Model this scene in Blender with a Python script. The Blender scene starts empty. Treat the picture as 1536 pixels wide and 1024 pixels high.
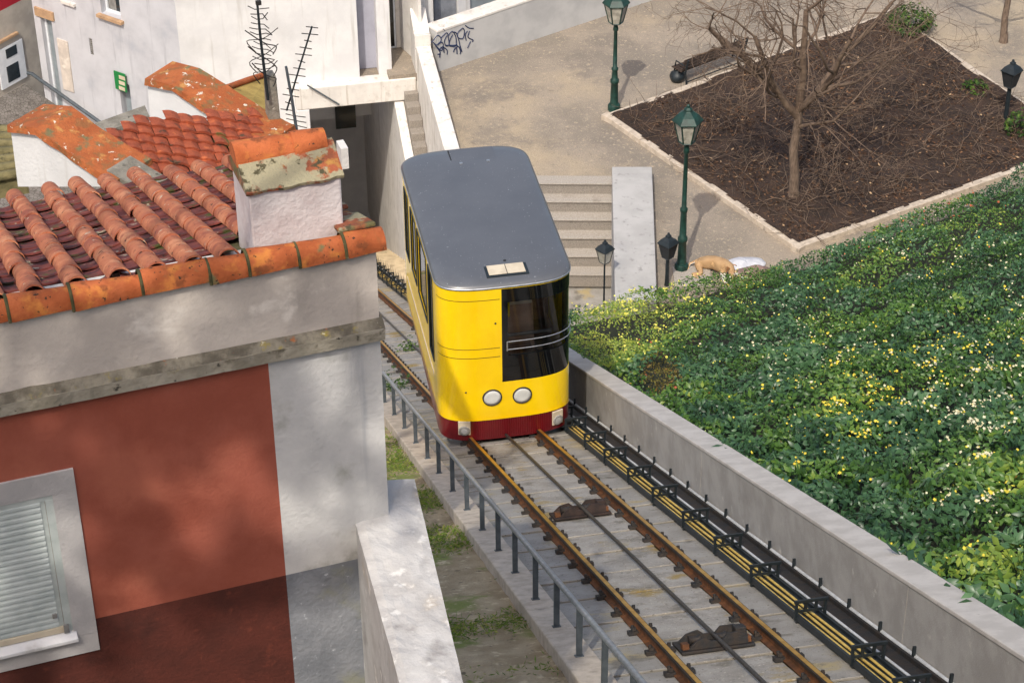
import bpy, math, random
import numpy as np
from mathutils import Vector, noise as mnoise
random.seed(7); RNG = np.random.default_rng(7)
S = bpy.context.scene
COL = S.collection
rad = math.radians

# ------------------------------------------------------------------ camera model
F = 3400.; CX = 768.; CY = 512.
_d = np.array([(810-CX)/F, -(5400-CY)/F, -1.]); _d /= np.linalg.norm(_d)
_up = -_d; _fw = np.array([0, 0, -1.]); _fh = _fw-_up*_fw.dot(_up); _fh /= np.linalg.norm(_fh)
R = np.array([np.cross(_fh, _up), _fh, _up])
def ray(px, py): return R @ np.array([(px-CX)/F, -(py-CY)/F, -1.])
CAM = -ray(757, 661)*37.
Z = np.array([0, 0, 1.])
def hit(px, py, P0, n):
    r = ray(px, py); return CAM+r*(np.dot(np.asarray(P0)-CAM, n)/np.dot(r, n))
def dep(px, py, d): return CAM+ray(px, py)*d
_rd = ray(208, 122); YAW = math.atan2(_rd[0], _rd[1]); K = -_rd[2]/math.hypot(_rd[0], _rd[1])
U = np.array([-math.sin(YAW), -math.cos(YAW), 0]); V = np.array([math.cos(YAW), -math.sin(YAW), 0])
NT = np.cross(V, -U+np.array([0, 0, -K])); NT /= np.linalg.norm(NT); NT = NT if NT[2] > 0 else -NT
def W(u, v, z): return U*u+V*v+Z*z
def T(u, v, h=0.): return W(u, v, K*u+h)             # point on the sloping track plane
def atz(px, py, z): return hit(px, py, (0, 0, z), Z)
def att(px, py, h=0.): return hit(px, py, (0, 0, h), NT)
def atv(px, py, v): return hit(px, py, V*v, V)
def atu(px, py, u): return hit(px, py, U*u, U)
def uv(P): return float(P@U), float(P@V), float(P[2])
def ydir(deg): a = rad(deg); return np.array([math.sin(a), math.cos(a), 0])

# ------------------------------------------------------------------ materials
def hx(s, k=1.):
    s = s.lstrip('#'); o = []
    for i in (0, 2, 4):
        c = int(s[i:i+2], 16)/255; c = c/12.92 if c <= .04045 else ((c+.055)/1.055)**2.4
        o.append(c*k)
    return (*o, 1)
def mat(name, c1, c2=None, scale=6., rough=.85, bump=.15, bscale=60., metal=0., layers=(), lo=.35, hi=.65, spec=.4, stretch=None, coat=0., bdist=.02):
    m = bpy.data.materials.new(name); m.use_nodes = True; nt = m.node_tree; N = nt.nodes; Lk = nt.links
    b = N['Principled BSDF']; b.inputs['Roughness'].default_value = rough; b.inputs['Metallic'].default_value = metal
    b.inputs['Specular IOR Level'].default_value = spec; b.inputs['Coat Weight'].default_value = coat
    tc = N.new('ShaderNodeTexCoord'); vec = tc.outputs['Object']
    if stretch:
        mp = N.new('ShaderNodeMapping'); mp.inputs['Scale'].default_value = stretch; Lk.new(vec, mp.inputs[0]); vec = mp.outputs[0]
    def nz(s, det=6., v=None, r=.6):
        n = N.new('ShaderNodeTexNoise'); n.inputs['Scale'].default_value = s; n.inputs['Detail'].default_value = det; n.inputs['Roughness'].default_value = r
        Lk.new(vec if v is None else v, n.inputs['Vector']); return n.outputs['Fac']
    def ramp(src, a, bb):
        r = N.new('ShaderNodeMapRange'); r.inputs['From Min'].default_value = a; r.inputs['From Max'].default_value = bb; r.interpolation_type = 'SMOOTHSTEP'
        Lk.new(src, r.inputs['Value']); return r.outputs['Result']
    def mix(fac, A, Bc):
        x = N.new('ShaderNodeMix'); x.data_type = 'RGBA'
        Lk.new(fac, x.inputs[0])
        for s, i in ((A, 6), (Bc, 7)):
            if isinstance(s, tuple): x.inputs[i].default_value = s
            else: Lk.new(s, x.inputs[i])
        return x.outputs[2]
    col = c1
    if c2: col = mix(ramp(nz(scale), lo, hi), c1, c2)
    for (lc, ls, a, bb) in layers:
        lv = vec
        if ls < 0:
            ms = N.new('ShaderNodeMapping'); ms.inputs['Scale'].default_value = (1, 1, .07); Lk.new(tc.outputs['Object'], ms.inputs[0]); lv = ms.outputs[0]
        col = mix(ramp(nz(abs(ls), 8., lv), a, bb), col, lc)
    if isinstance(col, tuple): b.inputs['Base Color'].default_value = col
    else: Lk.new(col, b.inputs['Base Color'])
    if bump:
        bp = N.new('ShaderNodeBump'); bp.inputs['Strength'].default_value = bump; bp.inputs['Distance'].default_value = bdist
        Lk.new(nz(bscale, 5., tc.outputs['Object']), bp.inputs['Height']); Lk.new(bp.outputs[0], b.inputs['Normal'])
    return m
def leafmat(name, stops, rough=.5, trans=.25):
    """foliage colour from a per-leaf attribute"""
    m = bpy.data.materials.new(name); m.use_nodes = True; nt = m.node_tree; N = nt.nodes; Lk = nt.links; b = N['Principled BSDF']
    a = N.new('ShaderNodeAttribute'); a.attribute_name = 'tint'
    r = N.new('ShaderNodeValToRGB'); e = r.color_ramp.elements
    while len(e) < len(stops): e.new(.5)
    for i, (p, c) in enumerate(stops): e[i].position = p; e[i].color = c
    Lk.new(a.outputs['Fac'], r.inputs[0]); Lk.new(r.outputs[0], b.inputs['Base Color'])
    b.inputs['Roughness'].default_value = rough; b.inputs['Specular IOR Level'].default_value = .35
    t = N.new('ShaderNodeBsdfTranslucent'); Lk.new(r.outputs[0], t.inputs[0])
    x = N.new('ShaderNodeMixShader'); x.inputs[0].default_value = trans
    Lk.new(b.outputs[0], x.inputs[1]); Lk.new(t.outputs[0], x.inputs[2]); Lk.new(x.outputs[0], N['Material Output'].inputs[0])
    return m
def glassmat(name, tint, gloss=.06):
    m = bpy.data.materials.new(name); m.use_nodes = True; nt = m.node_tree; N = nt.nodes; Lk = nt.links
    N.remove(N['Principled BSDF'])
    t = N.new('ShaderNodeBsdfTransparent'); t.inputs[0].default_value = (*tint, 1)
    g = N.new('ShaderNodeBsdfGlossy'); g.inputs['Roughness'].default_value = gloss; g.inputs[0].default_value = (1, 1, 1, 1)
    f = N.new('ShaderNodeFresnel'); f.inputs[0].default_value = 1.5
    x = N.new('ShaderNodeMixShader'); Lk.new(f.outputs[0], x.inputs[0]); Lk.new(t.outputs[0], x.inputs[1]); Lk.new(g.outputs[0], x.inputs[2])
    Lk.new(x.outputs[0], N['Material Output'].inputs[0]); return m

# ------------------------------------------------------------------ mesh builder
class MB:
    def __init__(s): s.v = []; s.f = []; s.mi = []; s.sm = []
    def add(s, vs, fs, mi=0, sm=False):
        o = len(s.v); s.v += [tuple(map(float, p)) for p in vs]
        for f in fs: s.f.append(tuple(i+o for i in f)); s.mi.append(mi); s.sm.append(sm)
    def poly(s, pts, mi=0): s.add(pts, [tuple(range(len(pts)))], mi)
    def box(s, o, a, b, c, mi=0):
        o, a, b, c = map(np.asarray, (o, a, b, c))
        if np.dot(np.cross(a, b), c) < 0: a, b = b, a
        s.add([o, o+a, o+a+b, o+b, o+c, o+a+c, o+a+b+c, o+b+c], [(0, 3, 2, 1), (4, 5, 6, 7), (0, 1, 5, 4), (1, 2, 6, 5), (2, 3, 7, 6), (3, 0, 4, 7)], mi)
    def cbox(s, c, a, b, d, mi=0):                      # centre and full edge vectors
        c, a, b, d = map(np.asarray, (c, a, b, d)); s.box(c-a/2-b/2-d/2, a, b, d, mi)
    def prism(s, pts, vec, mi=0):
        n = len(pts); pts = [np.asarray(p, float) for p in pts]; vec = np.asarray(vec, float)
        nn = np.zeros(3)
        for i in range(n): nn += np.cross(pts[i]-pts[0], pts[(i+1) % n]-pts[0])
        if nn.dot(vec) > 0: pts = pts[::-1]
        s.add(pts+[p+vec for p in pts], [tuple(range(n)), tuple(range(2*n-1, n-1, -1))]+[(i, i+n, (i+1) % n+n, (i+1) % n) for i in range(n)], mi)
    def loft(s, rings, closed=True, caps=True, mi=0, sm=False):
        n = len(rings[0]); vs = [p for r in rings for p in r]; fs = []
        m = n if closed else n-1
        for k in range(len(rings)-1):
            for i in range(m):
                j = (i+1) % n; fs.append((k*n+i, k*n+j, (k+1)*n+j, (k+1)*n+i))
        s.add(vs, fs, mi, sm)
        if caps and closed: s.poly(list(rings[0])[::-1], mi); s.poly(list(rings[-1]), mi)
    def tube(s, path, r, n=6, mi=0, caps=True, sm=True):
        path = [np.asarray(p, float) for p in path]; rs = r if hasattr(r, '__len__') else [r]*len(path)
        rings = []; ref = None
        for i, p in enumerate(path):
            t = path[min(i+1, len(path)-1)]-path[max(i-1, 0)]; t = t/(np.linalg.norm(t)+1e-9)
            if ref is None: ref = np.cross(t, Z) if abs(t[2]) < .9 else np.cross(t, np.array([1., 0, 0]))
            x = ref-t*ref.dot(t); x /= np.linalg.norm(x)+1e-9; y = np.cross(t, x); ref = x
            rings.append([p+rs[i]*(x*math.cos(a)+y*math.sin(a)) for a in np.linspace(0, 2*math.pi, n, endpoint=False)])
        s.loft(rings, True, caps, mi, sm)
    def lathe(s, c, prof, n=12, ax=Z, mi=0, sm=True, rot=0.):
        c = np.asarray(c, float); ax = np.asarray(ax, float); ax = ax/np.linalg.norm(ax)
        x = np.cross(ax, Z) if abs(ax[2]) < .9 else np.cross(ax, np.array([0, 1., 0])); x /= np.linalg.norm(x); y = np.cross(ax, x)
        s.loft([[c+ax*h+r*(x*math.cos(a+rot)+y*math.sin(a+rot)) for a in np.linspace(0, 2*math.pi, n, endpoint=False)] for h, r in prof], True, True, mi, sm)
    def build(s, name, mats, parent=None, loc=None, bevel=0., auto=False):
        base = np.asarray(loc if loc is not None else (parent['_b'] if parent is not None else (0, 0, 0)), float)
        me = bpy.data.meshes.new(name)
        v = np.array(s.v)-base
        me.from_pydata(v.tolist(), [], s.f)
        for m in (mats if isinstance(mats, (list, tuple)) else [mats]): me.materials.append(m)
        me.polygons.foreach_set('material_index', s.mi); me.polygons.foreach_set('use_smooth', s.sm); me.update()
        o = bpy.data.objects.new(name, me); COL.objects.link(o); BASE[o.name] = base
        o['_b'] = [float(x) for x in base]
        if parent is not None: o.parent = parent
        else: o.location = base
        if bevel:
            bv = o.modifiers.new('Bevel', 'BEVEL'); bv.width = bevel; bv.segments = 2; bv.limit_method = 'ANGLE'; bv.angle_limit = rad(40)
        return o
BASE = {}
def tag(o, label=None, cat=None, group=None, kind=None):
    if label: o['label'] = label
    if cat: o['category'] = cat
    if group: o['group'] = group
    if kind: o['kind'] = kind
    return o
def thing(name, loc, label, cat, group=None):
    o = bpy.data.objects.new(name, None); COL.objects.link(o); o.location = [float(x) for x in loc]; o.empty_display_size = .3
    o['_b'] = [float(x) for x in loc]
    return tag(o, label, cat, group)
def dup(root, loc, label=None, group=None, rotz=None):
    def rec(o, par):
        c = o.copy(); COL.objects.link(c); c.parent = par
        for ch in list(o.children): rec(ch, c)
        return c
    r = rec(root, None); r.location = [float(x) for x in loc]
    if rotz is not None: r.rotation_euler.z = rotz
    if label: r['label'] = label
    if group: r['group'] = group
    return r
def leaves_mesh(name, mats, P, N, size, asp, tint, loc=None, parent=None, fold=.25, mi=None, five=False):
    """many small folded leaf faces at P, facing N"""
    n = len(P); N = N/np.linalg.norm(N, axis=1)[:, None]
    ang = RNG.uniform(0, 2*np.pi, n); h = np.stack([np.cos(ang), np.sin(ang), RNG.normal(0, .35, n)], 1)
    t = h-N*(h*N).sum(1)[:, None]; t /= np.linalg.norm(t, axis=1)[:, None]; b = np.cross(N, t)
    L = (size*RNG.uniform(.65, 1.35, n))[:, None]; Wd = L*asp
    dn = N*L*fold
    v0 = P; v1 = P+t*L*.45+b*Wd*.5-dn*.25; v2 = P+t*L-dn*.9; v3 = P+t*L*.45-b*Wd*.5-dn*.25; vm = P+t*L*.5+N*L*.07-dn*.3
    vs = np.stack([v0, v1, v2, v3, vm], 1).reshape(-1, 3)
    base = np.asarray(loc if loc is not None else (parent['_b'] if parent is not None else (0, 0, 0)), float)
    i = np.arange(n)[:, None]*5
    tri = np.concatenate([i+np.array([[0, 1, 4]]), i+np.array([[1, 2, 4]]), i+np.array([[2, 3, 4]]), i+np.array([[3, 0, 4]])], 1).reshape(-1, 3)
    me = bpy.data.meshes.new(name); me.vertices.add(len(vs)); me.vertices.foreach_set('co', (vs-base).ravel())
    me.loops.add(tri.size); me.loops.foreach_set('vertex_index', tri.ravel().astype(np.int32))
    me.polygons.add(len(tri)); me.polygons.foreach_set('loop_start', np.arange(0, tri.size, 3, dtype=np.int32))
    for m in (mats if isinstance(mats, list) else [mats]): me.materials.append(m)
    if mi is not None: me.polygons.foreach_set('material_index', np.repeat(mi, 4).astype(np.int32))
    me.update(calc_edges=True)
    at = me.attributes.new('tint', 'FLOAT', 'POINT'); at.data.foreach_set('value', np.repeat(np.clip(tint, 0, 1), 5).astype(np.float32))
    o = bpy.data.objects.new(name, me); COL.objects.link(o); o['_b'] = [float(x) for x in base]
    if parent is not None: o.parent = parent
    else: o.location = base
    return o
def fbm(P, s, seed=0., oct=3):
    return np.array([mnoise.fractal(Vector((p[0]*s+seed, p[1]*s-seed, p[2]*s)), 1., 2., oct) for p in P])

# ------------------------------------------------------------------ palette
m_plaster = mat('white_plaster', hx('#dedddc'), hx('#d3d2d2'), 1.5, .9, .3, 25., layers=[(hx('#c6c5c4'), .5, .5, .75), (hx('#bfbcb8'), -3.5, .54, .7)])
m_plaster_w = mat('white_plaster_warm', hx('#dcd7d0'), hx('#cfcac3'), 2., .9, .3, 20., layers=[(hx('#c6c0b7'), 2.5, .55, .72), (hx('#b5aca0'), -5., .55, .7), (hx('#8f887e'), 9., .64, .74)])
m_plaster_shade = mat('shaded_white_plaster', hx('#c3c4c9'), hx('#b7b8bd'), 1.2, .9, .3, 20., layers=[(hx('#a9acb5'), 1.2, .55, .75), (hx('#a3a4aa'), -4., .55, .7)])  # left wing's shade painted in: cooler and greyer than the front wall
m_frieze = mat('grey_render', hx('#d4c9bd'), hx('#bdb3a9'), 2.2, .92, .35, 30., layers=[(hx('#aaa198'), 1.4, .52, .72), (hx('#ded5ca'), 3., .54, .68), (hx('#b0a69b'), -5., .58, .75)])
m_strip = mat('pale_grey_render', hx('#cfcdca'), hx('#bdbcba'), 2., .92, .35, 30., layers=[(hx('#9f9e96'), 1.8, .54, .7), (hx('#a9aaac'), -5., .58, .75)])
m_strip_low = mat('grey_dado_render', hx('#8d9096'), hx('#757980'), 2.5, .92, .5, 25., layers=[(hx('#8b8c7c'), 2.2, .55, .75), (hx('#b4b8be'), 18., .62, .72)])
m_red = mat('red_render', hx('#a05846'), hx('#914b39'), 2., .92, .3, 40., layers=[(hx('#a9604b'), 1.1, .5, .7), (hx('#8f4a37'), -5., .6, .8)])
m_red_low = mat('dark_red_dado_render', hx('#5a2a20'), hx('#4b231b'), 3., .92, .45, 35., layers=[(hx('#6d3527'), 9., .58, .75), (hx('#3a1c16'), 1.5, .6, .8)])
m_cornice = mat('mossy_stone', hx('#b0a898'), hx('#8f8878'), 5., .95, .6, 25., layers=[(hx('#6d6656'), 7., .55, .7), (hx('#8a7a3a'), 4., .62, .75), (hx('#4b473f'), 14., .62, .7)])
m_cornice_top = mat('lichen_stone', hx('#8b8474'), hx('#5e584c'), 9., .95, .8, 25., layers=[(hx('#9a8a35'), 6., .58, .68), (hx('#a7683f'), 8., .62, .7), (hx('#d8d5cb'), 12., .64, .7)])
m_lowwall = mat('weathered_whitewash', hx('#bfbdba'), hx('#aaa7a4'), 3., .93, .6, 14., layers=[(hx('#918d8a'), 2.2, .54, .7), (hx('#b5a690'), 3., .57, .72), (hx('#cfcdc9'), 6., .56, .66)])
m_lowwall_side = mat('grey_whitewash', hx('#a5a2a3'), hx('#918e90'), 4., .93, .4, 25., stretch=(3, 3, .4))
m_tile = mat('terracotta_tile', hx('#b97452'), hx('#a56047'), 7., .9, .5, 45., layers=[(hx('#c98a66'), 5., .5, .66), (hx('#8f5040'), 4., .54, .66), (hx('#41332a'), 23., .63, .66), (hx('#b9ad97'), 15., .64, .68)])
m_tile_o = mat('orange_ridge_tile', hx('#b9653a'), hx('#a2532a'), 6., .9, .5, 45., layers=[(hx('#c47a3a'), 8., .52, .7), (hx('#8a4c2a'), 9., .55, .66), (hx('#75704a'), 5., .6, .7), (hx('#3d2e22'), 26., .63, .66)])
m_tile_p = mat('purple_brown_pan_tile', hx('#6f3b3a'), hx('#8a4a40'), 5., .85, .5, 40., layers=[(hx('#4d2e33'), 6., .5, .62), (hx('#4f5326'), 4.5, .55, .62), (hx('#b3aa97'), 10., .62, .66), (hx('#2e2a20'), 8., .58, .66)])
m_moss = mat('moss_mortar', hx('#5b5636'), hx('#3d3c24'), 9., .95, .8, 30., layers=[(hx('#8c8672'), 12., .6, .68)])
m_tile_old = mat('lichen_covered_tile', hx('#9c5638'), hx('#7e4832'), 9., .93, .8, 35., layers=[(hx('#a8793f'), 8., .55, .66), (hx('#9a9276'), 3.6, .52, .57), (hx('#6a6440'), 2.2, .54, .62), (hx('#4d4732'), 10., .57, .63)])
m_tile2 = mat('old_red_tile', hx('#a85638'), hx('#8f4630'), 9., .92, .6, 40., layers=[(hx('#c4693f'), 10., .55, .7), (hx('#5a4230'), 9., .6, .68), (hx('#66602f'), 3., .64, .72)])
m_cap = mat('lichen_orange_cap', hx('#ad6236'), hx('#99522c'), 5., .93, .8, 25., layers=[(hx('#8c5a35'), 8., .5, .6), (hx('#b9864c'), 6., .56, .68), (hx('#cfc7b6'), 13., .62, .65), (hx('#6f6a4a'), 4., .58, .68)])
m_cement = mat('old_cement', hx('#8e887c'), hx('#726d62'), 6., .95, .8, 25., layers=[(hx('#4d4a42'), 9., .6, .7), (hx('#b5b0a4'), 13., .64, .7)])
m_mustard = mat('ochre_lichen_roof', hx('#b59a55'), hx('#9a8145'), 5., .95, .7, 20., layers=[(hx('#6b5c33'), 6., .6, .7), (hx('#b36a35'), 7., .66, .72)])
m_chim = mat('stained_whitewash', hx('#d0c8c6'), hx('#bfb3b1'), 4., .93, .5, 25., layers=[(hx('#a98479'), 3.5, .58, .78), (hx('#8d807a'), 9., .64, .74)])
m_conc = mat('concrete', hx('#a9a49e'), hx('#97928c'), 2., .92, .3, 60., layers=[(hx('#86817b'), 1.2, .58, .8), (hx('#b9b3aa'), 6., .6, .75)])
m_conc_top = mat('pale_concrete_coping', hx('#c6bfb6'), hx('#b5aea5'), 3., .92, .35, 50., layers=[(hx('#9d968d'), 1.6, .6, .8), (hx('#8b857c'), 14., .66, .75)])
m_granite = mat('granite', hx('#968e84'), hx('#7d766e'), 40., .9, .5, 70., layers=[(hx('#6f675f'), 3., .58, .78), (hx('#b9b1a6'), 55., .58, .7)])
m_granite_top = mat('pale_granite_lit_tread', hx('#aba399'), hx('#968e83'), 30., .9, .4, 60., layers=[(hx('#857c70'), 2.5, .58, .78)])  # light caught on the treads painted in as paler stone; plinth shares it
m_kerb = mat('kerb_stone', hx('#c6b8a6'), hx('#b0a291'), 6., .92, .5, 45., layers=[(hx('#857d73'), 3., .6, .75)])
m_plaza = mat('gravel_paving', hx('#978b7c'), hx('#837a6e'), .35, .95, 1., 26., lo=.4, hi=.6, layers=[(hx('#a89880'), .16, .48, .62), (hx('#7f766b'), .5, .52, .68), (hx('#6f665c'), 40., .56, .64), (hx('#b5a690'), 34., .6, .66), (hx('#ab9c87'), 9., .56, .7), (hx('#7d7264'), 5., .58, .72)])
m_slab = mat('track_slab_concrete', hx('#a8a299'), hx('#979188'), 3., .93, .7, 60., layers=[(hx('#9a8450'), 1.4, .56, .68), (hx('#7d776c'), 2.3, .54, .68), (hx('#bfb6a5'), 30., .58, .66), (hx('#6f695f'), 22., .6, .68)])
m_mossgap = mat('mossy_joint', hx('#857549'), hx('#6a6044'), 2., .95, .6, 30., layers=[(hx('#4d4833'), 5., .55, .68)])
m_slab2 = mat('side_slab_concrete', hx('#a29d95'), hx('#928d85'), 2.5, .93, .7, 60., layers=[(hx('#ab9a72'), 1.1, .56, .7), (hx('#736d63'), 2., .55, .7), (hx('#6a645a'), 24., .6, .68)])
m_steel_rust = mat('rusty_steel', hx('#74492a'), hx('#54351f'), 7., .75, .4, 60., metal=.2, layers=[(hx('#8a5526'), 5., .58, .72), (hx('#2c211b'), 9., .6, .72)])
m_railtop = mat('sunlit_worn_rail_head', hx('#dcae56'), hx('#c6933c'), 5., .38, .1, 40., metal=.75)  # gold colour paints sunlight onto the worn running surface
m_raildark = mat('dark_rail_head', hx('#3a2d24'), hx('#2b211b'), 8., .6, .2, 40., metal=.4)
m_iron = mat('dark_iron', hx('#2c2c2d'), hx('#3a322c'), 8., .65, .4, 40., metal=.3)
m_black = mat('black_paint', hx('#1b2226'), hx('#242b2f'), 6., .5, .1, 40.)
m_cablem = mat('steel_cable', hx('#5f5c5a'), hx('#45423f'), 30., .45, .4, 90., metal=.7)
m_yellowcable = mat('yellow_cable', hx('#d9bb66'), hx('#c4a452'), 6., .55, .1, 60.)
m_pipe = mat('pale_conduit', hx('#cfd0d0'), hx('#b9baba'), 5., .5, .1, 60.)
m_galv = mat('galvanised_steel', hx('#a9aeb2'), hx('#969b9f'), 12., .42, .1, 60., metal=.6)
m_post = mat('grey_painted_post', hx('#5c646a'), hx('#4d555b'), 9., .5, .1, 60., metal=.3)
m_yellow = mat('yellow_paint', hx('#f6cf08'), hx('#f0c506'), 1.5, .25, .22, 2.6, coat=.5, spec=.5, bdist=.05)
m_seam = mat('panel_seam', hx('#6b5206'), None, rough=.7, bump=0)
m_red_t = mat('burgundy_paint', hx('#6c1018'), hx('#5c0c14'), 2., .35, 0., coat=.3)
m_roof_t = mat('grey_roof_paint', hx('#5a5c60'), hx('#54565a'), .8, .30, .03, 30., layers=[(hx('#66686c'), .6, .5, .8), (hx('#9b9fa3'), 30., .66, .69)], coat=.3)
m_alu = mat('aluminium_trim', hx('#b9bcbf'), hx('#a3a6a9'), 8., .35, 0., metal=.7)
m_cream = mat('cream_paint', hx('#cfc2aa'), hx('#c0b29b'), 5., .6, .05, 40.)
m_lens = mat('lamp_lens', hx('#d3d3ce'), hx('#bfc0bb'), 4., .15, 0., coat=.6)
m_lens2 = mat('grey_lens', hx('#a9a9a8'), hx('#8f8f90'), 5., .15, 0., coat=.6)
m_blackglass = mat('black_glass', hx('#0c0e10'), None, rough=.06, bump=0, spec=.6)
m_dark = mat('dark_interior', hx('#222427'), hx('#2b2c2e'), 4., .8, 0.)
m_brown = mat('brown_leather', hx('#8a6650'), hx('#745442'), 6., .6, .1, 40.)
m_greycloth = mat('grey_plastic', hx('#8c8a86'), hx('#72706d'), 6., .6, 0.)
g_tram = glassmat('tinted_glass', (.85, .86, .86), .03)
g_side = glassmat('dark_side_glass', (.34, .36, .37), .03)
g_lamp = glassmat('lantern_glass', (.78, .78, .74), .1)
m_lampglass = mat('frosted_lantern_glass', hx('#b9b4a6'), hx('#8f8b80'), 5., .2, 0., coat=.4)
m_green = mat('dark_green_paint', hx('#1f4038'), hx('#183029'), 8., .45, .1, 40.)
m_bark = mat('bark', hx('#7d6b5c'), hx('#5f5044'), 9., .95, .8, 18., stretch=(3, 3, .6))
m_twig = mat('twig_bark', hx('#7a6757'), hx('#5d4d41'), 5., .95, .2, 40.)
m_soil = mat('dark_soil', hx('#413229'), hx('#31261f'), 1.6, .97, 1., 14., layers=[(hx('#2b2220'), 2.2, .5, .7), (hx('#59432f'), 5., .56, .7), (hx('#7d6148'), 18., .62, .67)], bdist=.06)
m_bankg = mat('bank_earth', hx('#2c2c1a'), hx('#232a16'), 3., .97, 1., 12., layers=[(hx('#4a3c28'), 1.2, .6, .72)])
m_grassg = mat('grass_verge_earth', hx('#b3a183'), hx('#9a886a'), 2.5, .97, 1., 22., layers=[(hx('#7d8546'), .9, .52, .64), (hx('#c9b897'), 7., .55, .67), (hx('#6f6350'), 6., .6, .7)], bdist=.05)
def cobble(name):
    m = mat(name, hx('#7c7772'), hx('#67625d'), 3., .93, .5, 30., layers=[(hx('#8f8067'), 1., .56, .7)]); nt = m.node_tree; N = nt.nodes; Lk = nt.links; b = N['Principled BSDF']
    tc = N.new('ShaderNodeTexCoord'); vo = N.new('ShaderNodeTexVoronoi'); vo.feature = 'DISTANCE_TO_EDGE'; vo.inputs['Scale'].default_value = 9.; Lk.new(tc.outputs['Object'], vo.inputs['Vector'])
    mr = N.new('ShaderNodeMapRange'); mr.inputs['From Max'].default_value = .09; Lk.new(vo.outputs['Distance'], mr.inputs['Value'])
    x = N.new('ShaderNodeMix'); x.data_type = 'RGBA'; Lk.new(mr.outputs[0], x.inputs[0]); x.inputs[6].default_value = hx('#4a453f'); src = b.inputs['Base Color'].links[0].from_socket; Lk.new(src, x.inputs[7]); Lk.new(x.outputs[2], b.inputs['Base Color'])
    return m
m_cobble = cobble('cobble_lane')
m_cobble_plain = mat('cobble_lane_plain', hx('#7c7772'), hx('#67625d'), 12., .93, .9, 16., layers=[(hx('#544f4a'), 2., .55, .75), (hx('#8f8067'), 3., .62, .76)])
m_winddark = mat('dark_window_glass', hx('#2b343a'), hx('#222a2f'), 3., .12, 0., spec=.6)
m_wframe = mat('white_window_frame', hx('#d9dde1'), hx('#cdd1d6'), 5., .6, 0.)
m_shutter = mat('pale_green_shutter', hx('#b9c0bd'), hx('#a9b1ae'), 6., .55, .1, 40.)
m_ochre = mat('ochre_lintel_stone', hx('#b89876'), hx('#a4866a'), 5., .9, .3, 40.)
m_creamwall = mat('cream_render', hx('#b8b0a4'), hx('#a69e94'), 2., .92, .3, 30.)
m_redpaint = mat('red_facade_paint', hx('#a52030'), None, rough=.7, bump=0)
m_lav = mat('lavender_grey_render', hx('#a9a9b6'), hx('#9c9ca9'), 1.5, .9, .2, 30.)
m_greydoor = mat('grey_door_paint', hx('#8d969b'), hx('#7f888d'), 3., .6, .05, 40.)
m_signgreen = mat('green_sign', hx('#1f7a3f'), None, rough=.5, bump=0)
m_ink = mat('navy_spray_paint', hx('#1d2a4c'), hx('#27365c'), 8., .7, 0.)
m_tan = mat('tan_cloth', hx('#a87c52'), hx('#946842'), 5., .9, .3, 40., layers=[(hx('#e0b27c'), 4., .55, .7)])
m_white = mat('white_cloth', hx('#c4c5ca'), hx('#b4b5bc'), 5., .9, .2, 40.)
m_mauve = mat('mauve_brown_cloth', hx('#8f7770'), hx('#7a625d'), 5., .9, .2, 40., layers=[(hx('#b08068'), 3., .6, .72)])
m_wood = mat('bench_slat_wood', hx('#43362d'), hx('#362b24'), 8., .8, .3, 40.)

# ------------------------------------------------------------------ world, sun, camera
SUN = np.array([-.16, -.61, .775]); SUN /= np.linalg.norm(SUN)
w = bpy.data.worlds.new('World'); S.world = w; w.use_nodes = True
sky = w.node_tree.nodes.new('ShaderNodeTexSky'); sky.sky_type = 'NISHITA'; sky.sun_disc = False
sky.sun_elevation = math.asin(SUN[2]); sky.sun_rotation = math.atan2(SUN[0], SUN[1]); sky.air_density = 1.; sky.dust_density = 4.; sky.ozone_density = .6
bg = w.node_tree.nodes['Background']; bg.inputs[1].default_value = .15
w.node_tree.links.new(sky.outputs[0], bg.inputs[0])
sl = bpy.data.lights.new('sun', 'SUN'); sl.energy = 2.3; sl.angle = rad(.6); sl.color = (1, .94, .84)
so = bpy.data.objects.new('sun', sl); COL.objects.link(so); so.rotation_euler = Vector(SUN).to_track_quat('Z', 'Y').to_euler(); so.location = (-20, -30, 50)
cd = bpy.data.cameras.new('camera'); cam = bpy.data.objects.new('camera', cd); COL.objects.link(cam); S.camera = cam
cd.sensor_width = 36; cd.lens = F/1536*36; cd.clip_end = 2000; cd.clip_start = .1
from mathutils import Matrix
mw = Matrix([[R[0][0], R[0][1], R[0][2], CAM[0]], [R[1][0], R[1][1], R[1][2], CAM[1]], [R[2][0], R[2][1], R[2][2], CAM[2]], [0, 0, 0, 1]]); cam.matrix_world = mw
S.view_settings.view_transform = 'Standard'; S.view_settings.look = 'None'; S.view_settings.exposure = .40

# ================================================================== SETTING: ground sheets
ZP = -8.6                                              # level of the square
def sheet(name, pts, m, drop=0.):
    b = MB(); b.poly(pts)
    if drop: pass
    return tag(b.build(name, m), kind='structure')
sheet('ground', [(-200, -60, -20), (200, -60, -20), (200, 260, -20), (-200, 260, -20)], m_bankg)
UB = lambda v: float(np.interp(v, [1.5, 4.6, 7.1, 10.7, 17.9, 30], [-14.9, -15.6, -16.0, -16.9, -19.7, -24.5]))
_pl = [atz(680, 266.5, ZP), atz(950, 266, ZP), atz(956, 455, ZP)]+[W(UB(v)+.8, v, ZP) for v in (8.5, 10.7, 14, 17.9, 24, 30)]+[W(-40, 70, ZP), W(-140, 120, ZP), W(-140, -6, ZP), W(-31, 1.9, ZP), W(-28.8, 1.9, ZP), W(-28.8, 3.1, ZP)]
bq = MB(); bq.prism(_pl, (0, 0, -.25)); tag(bq.build('plaza', m_plaza), kind='structure')
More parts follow.
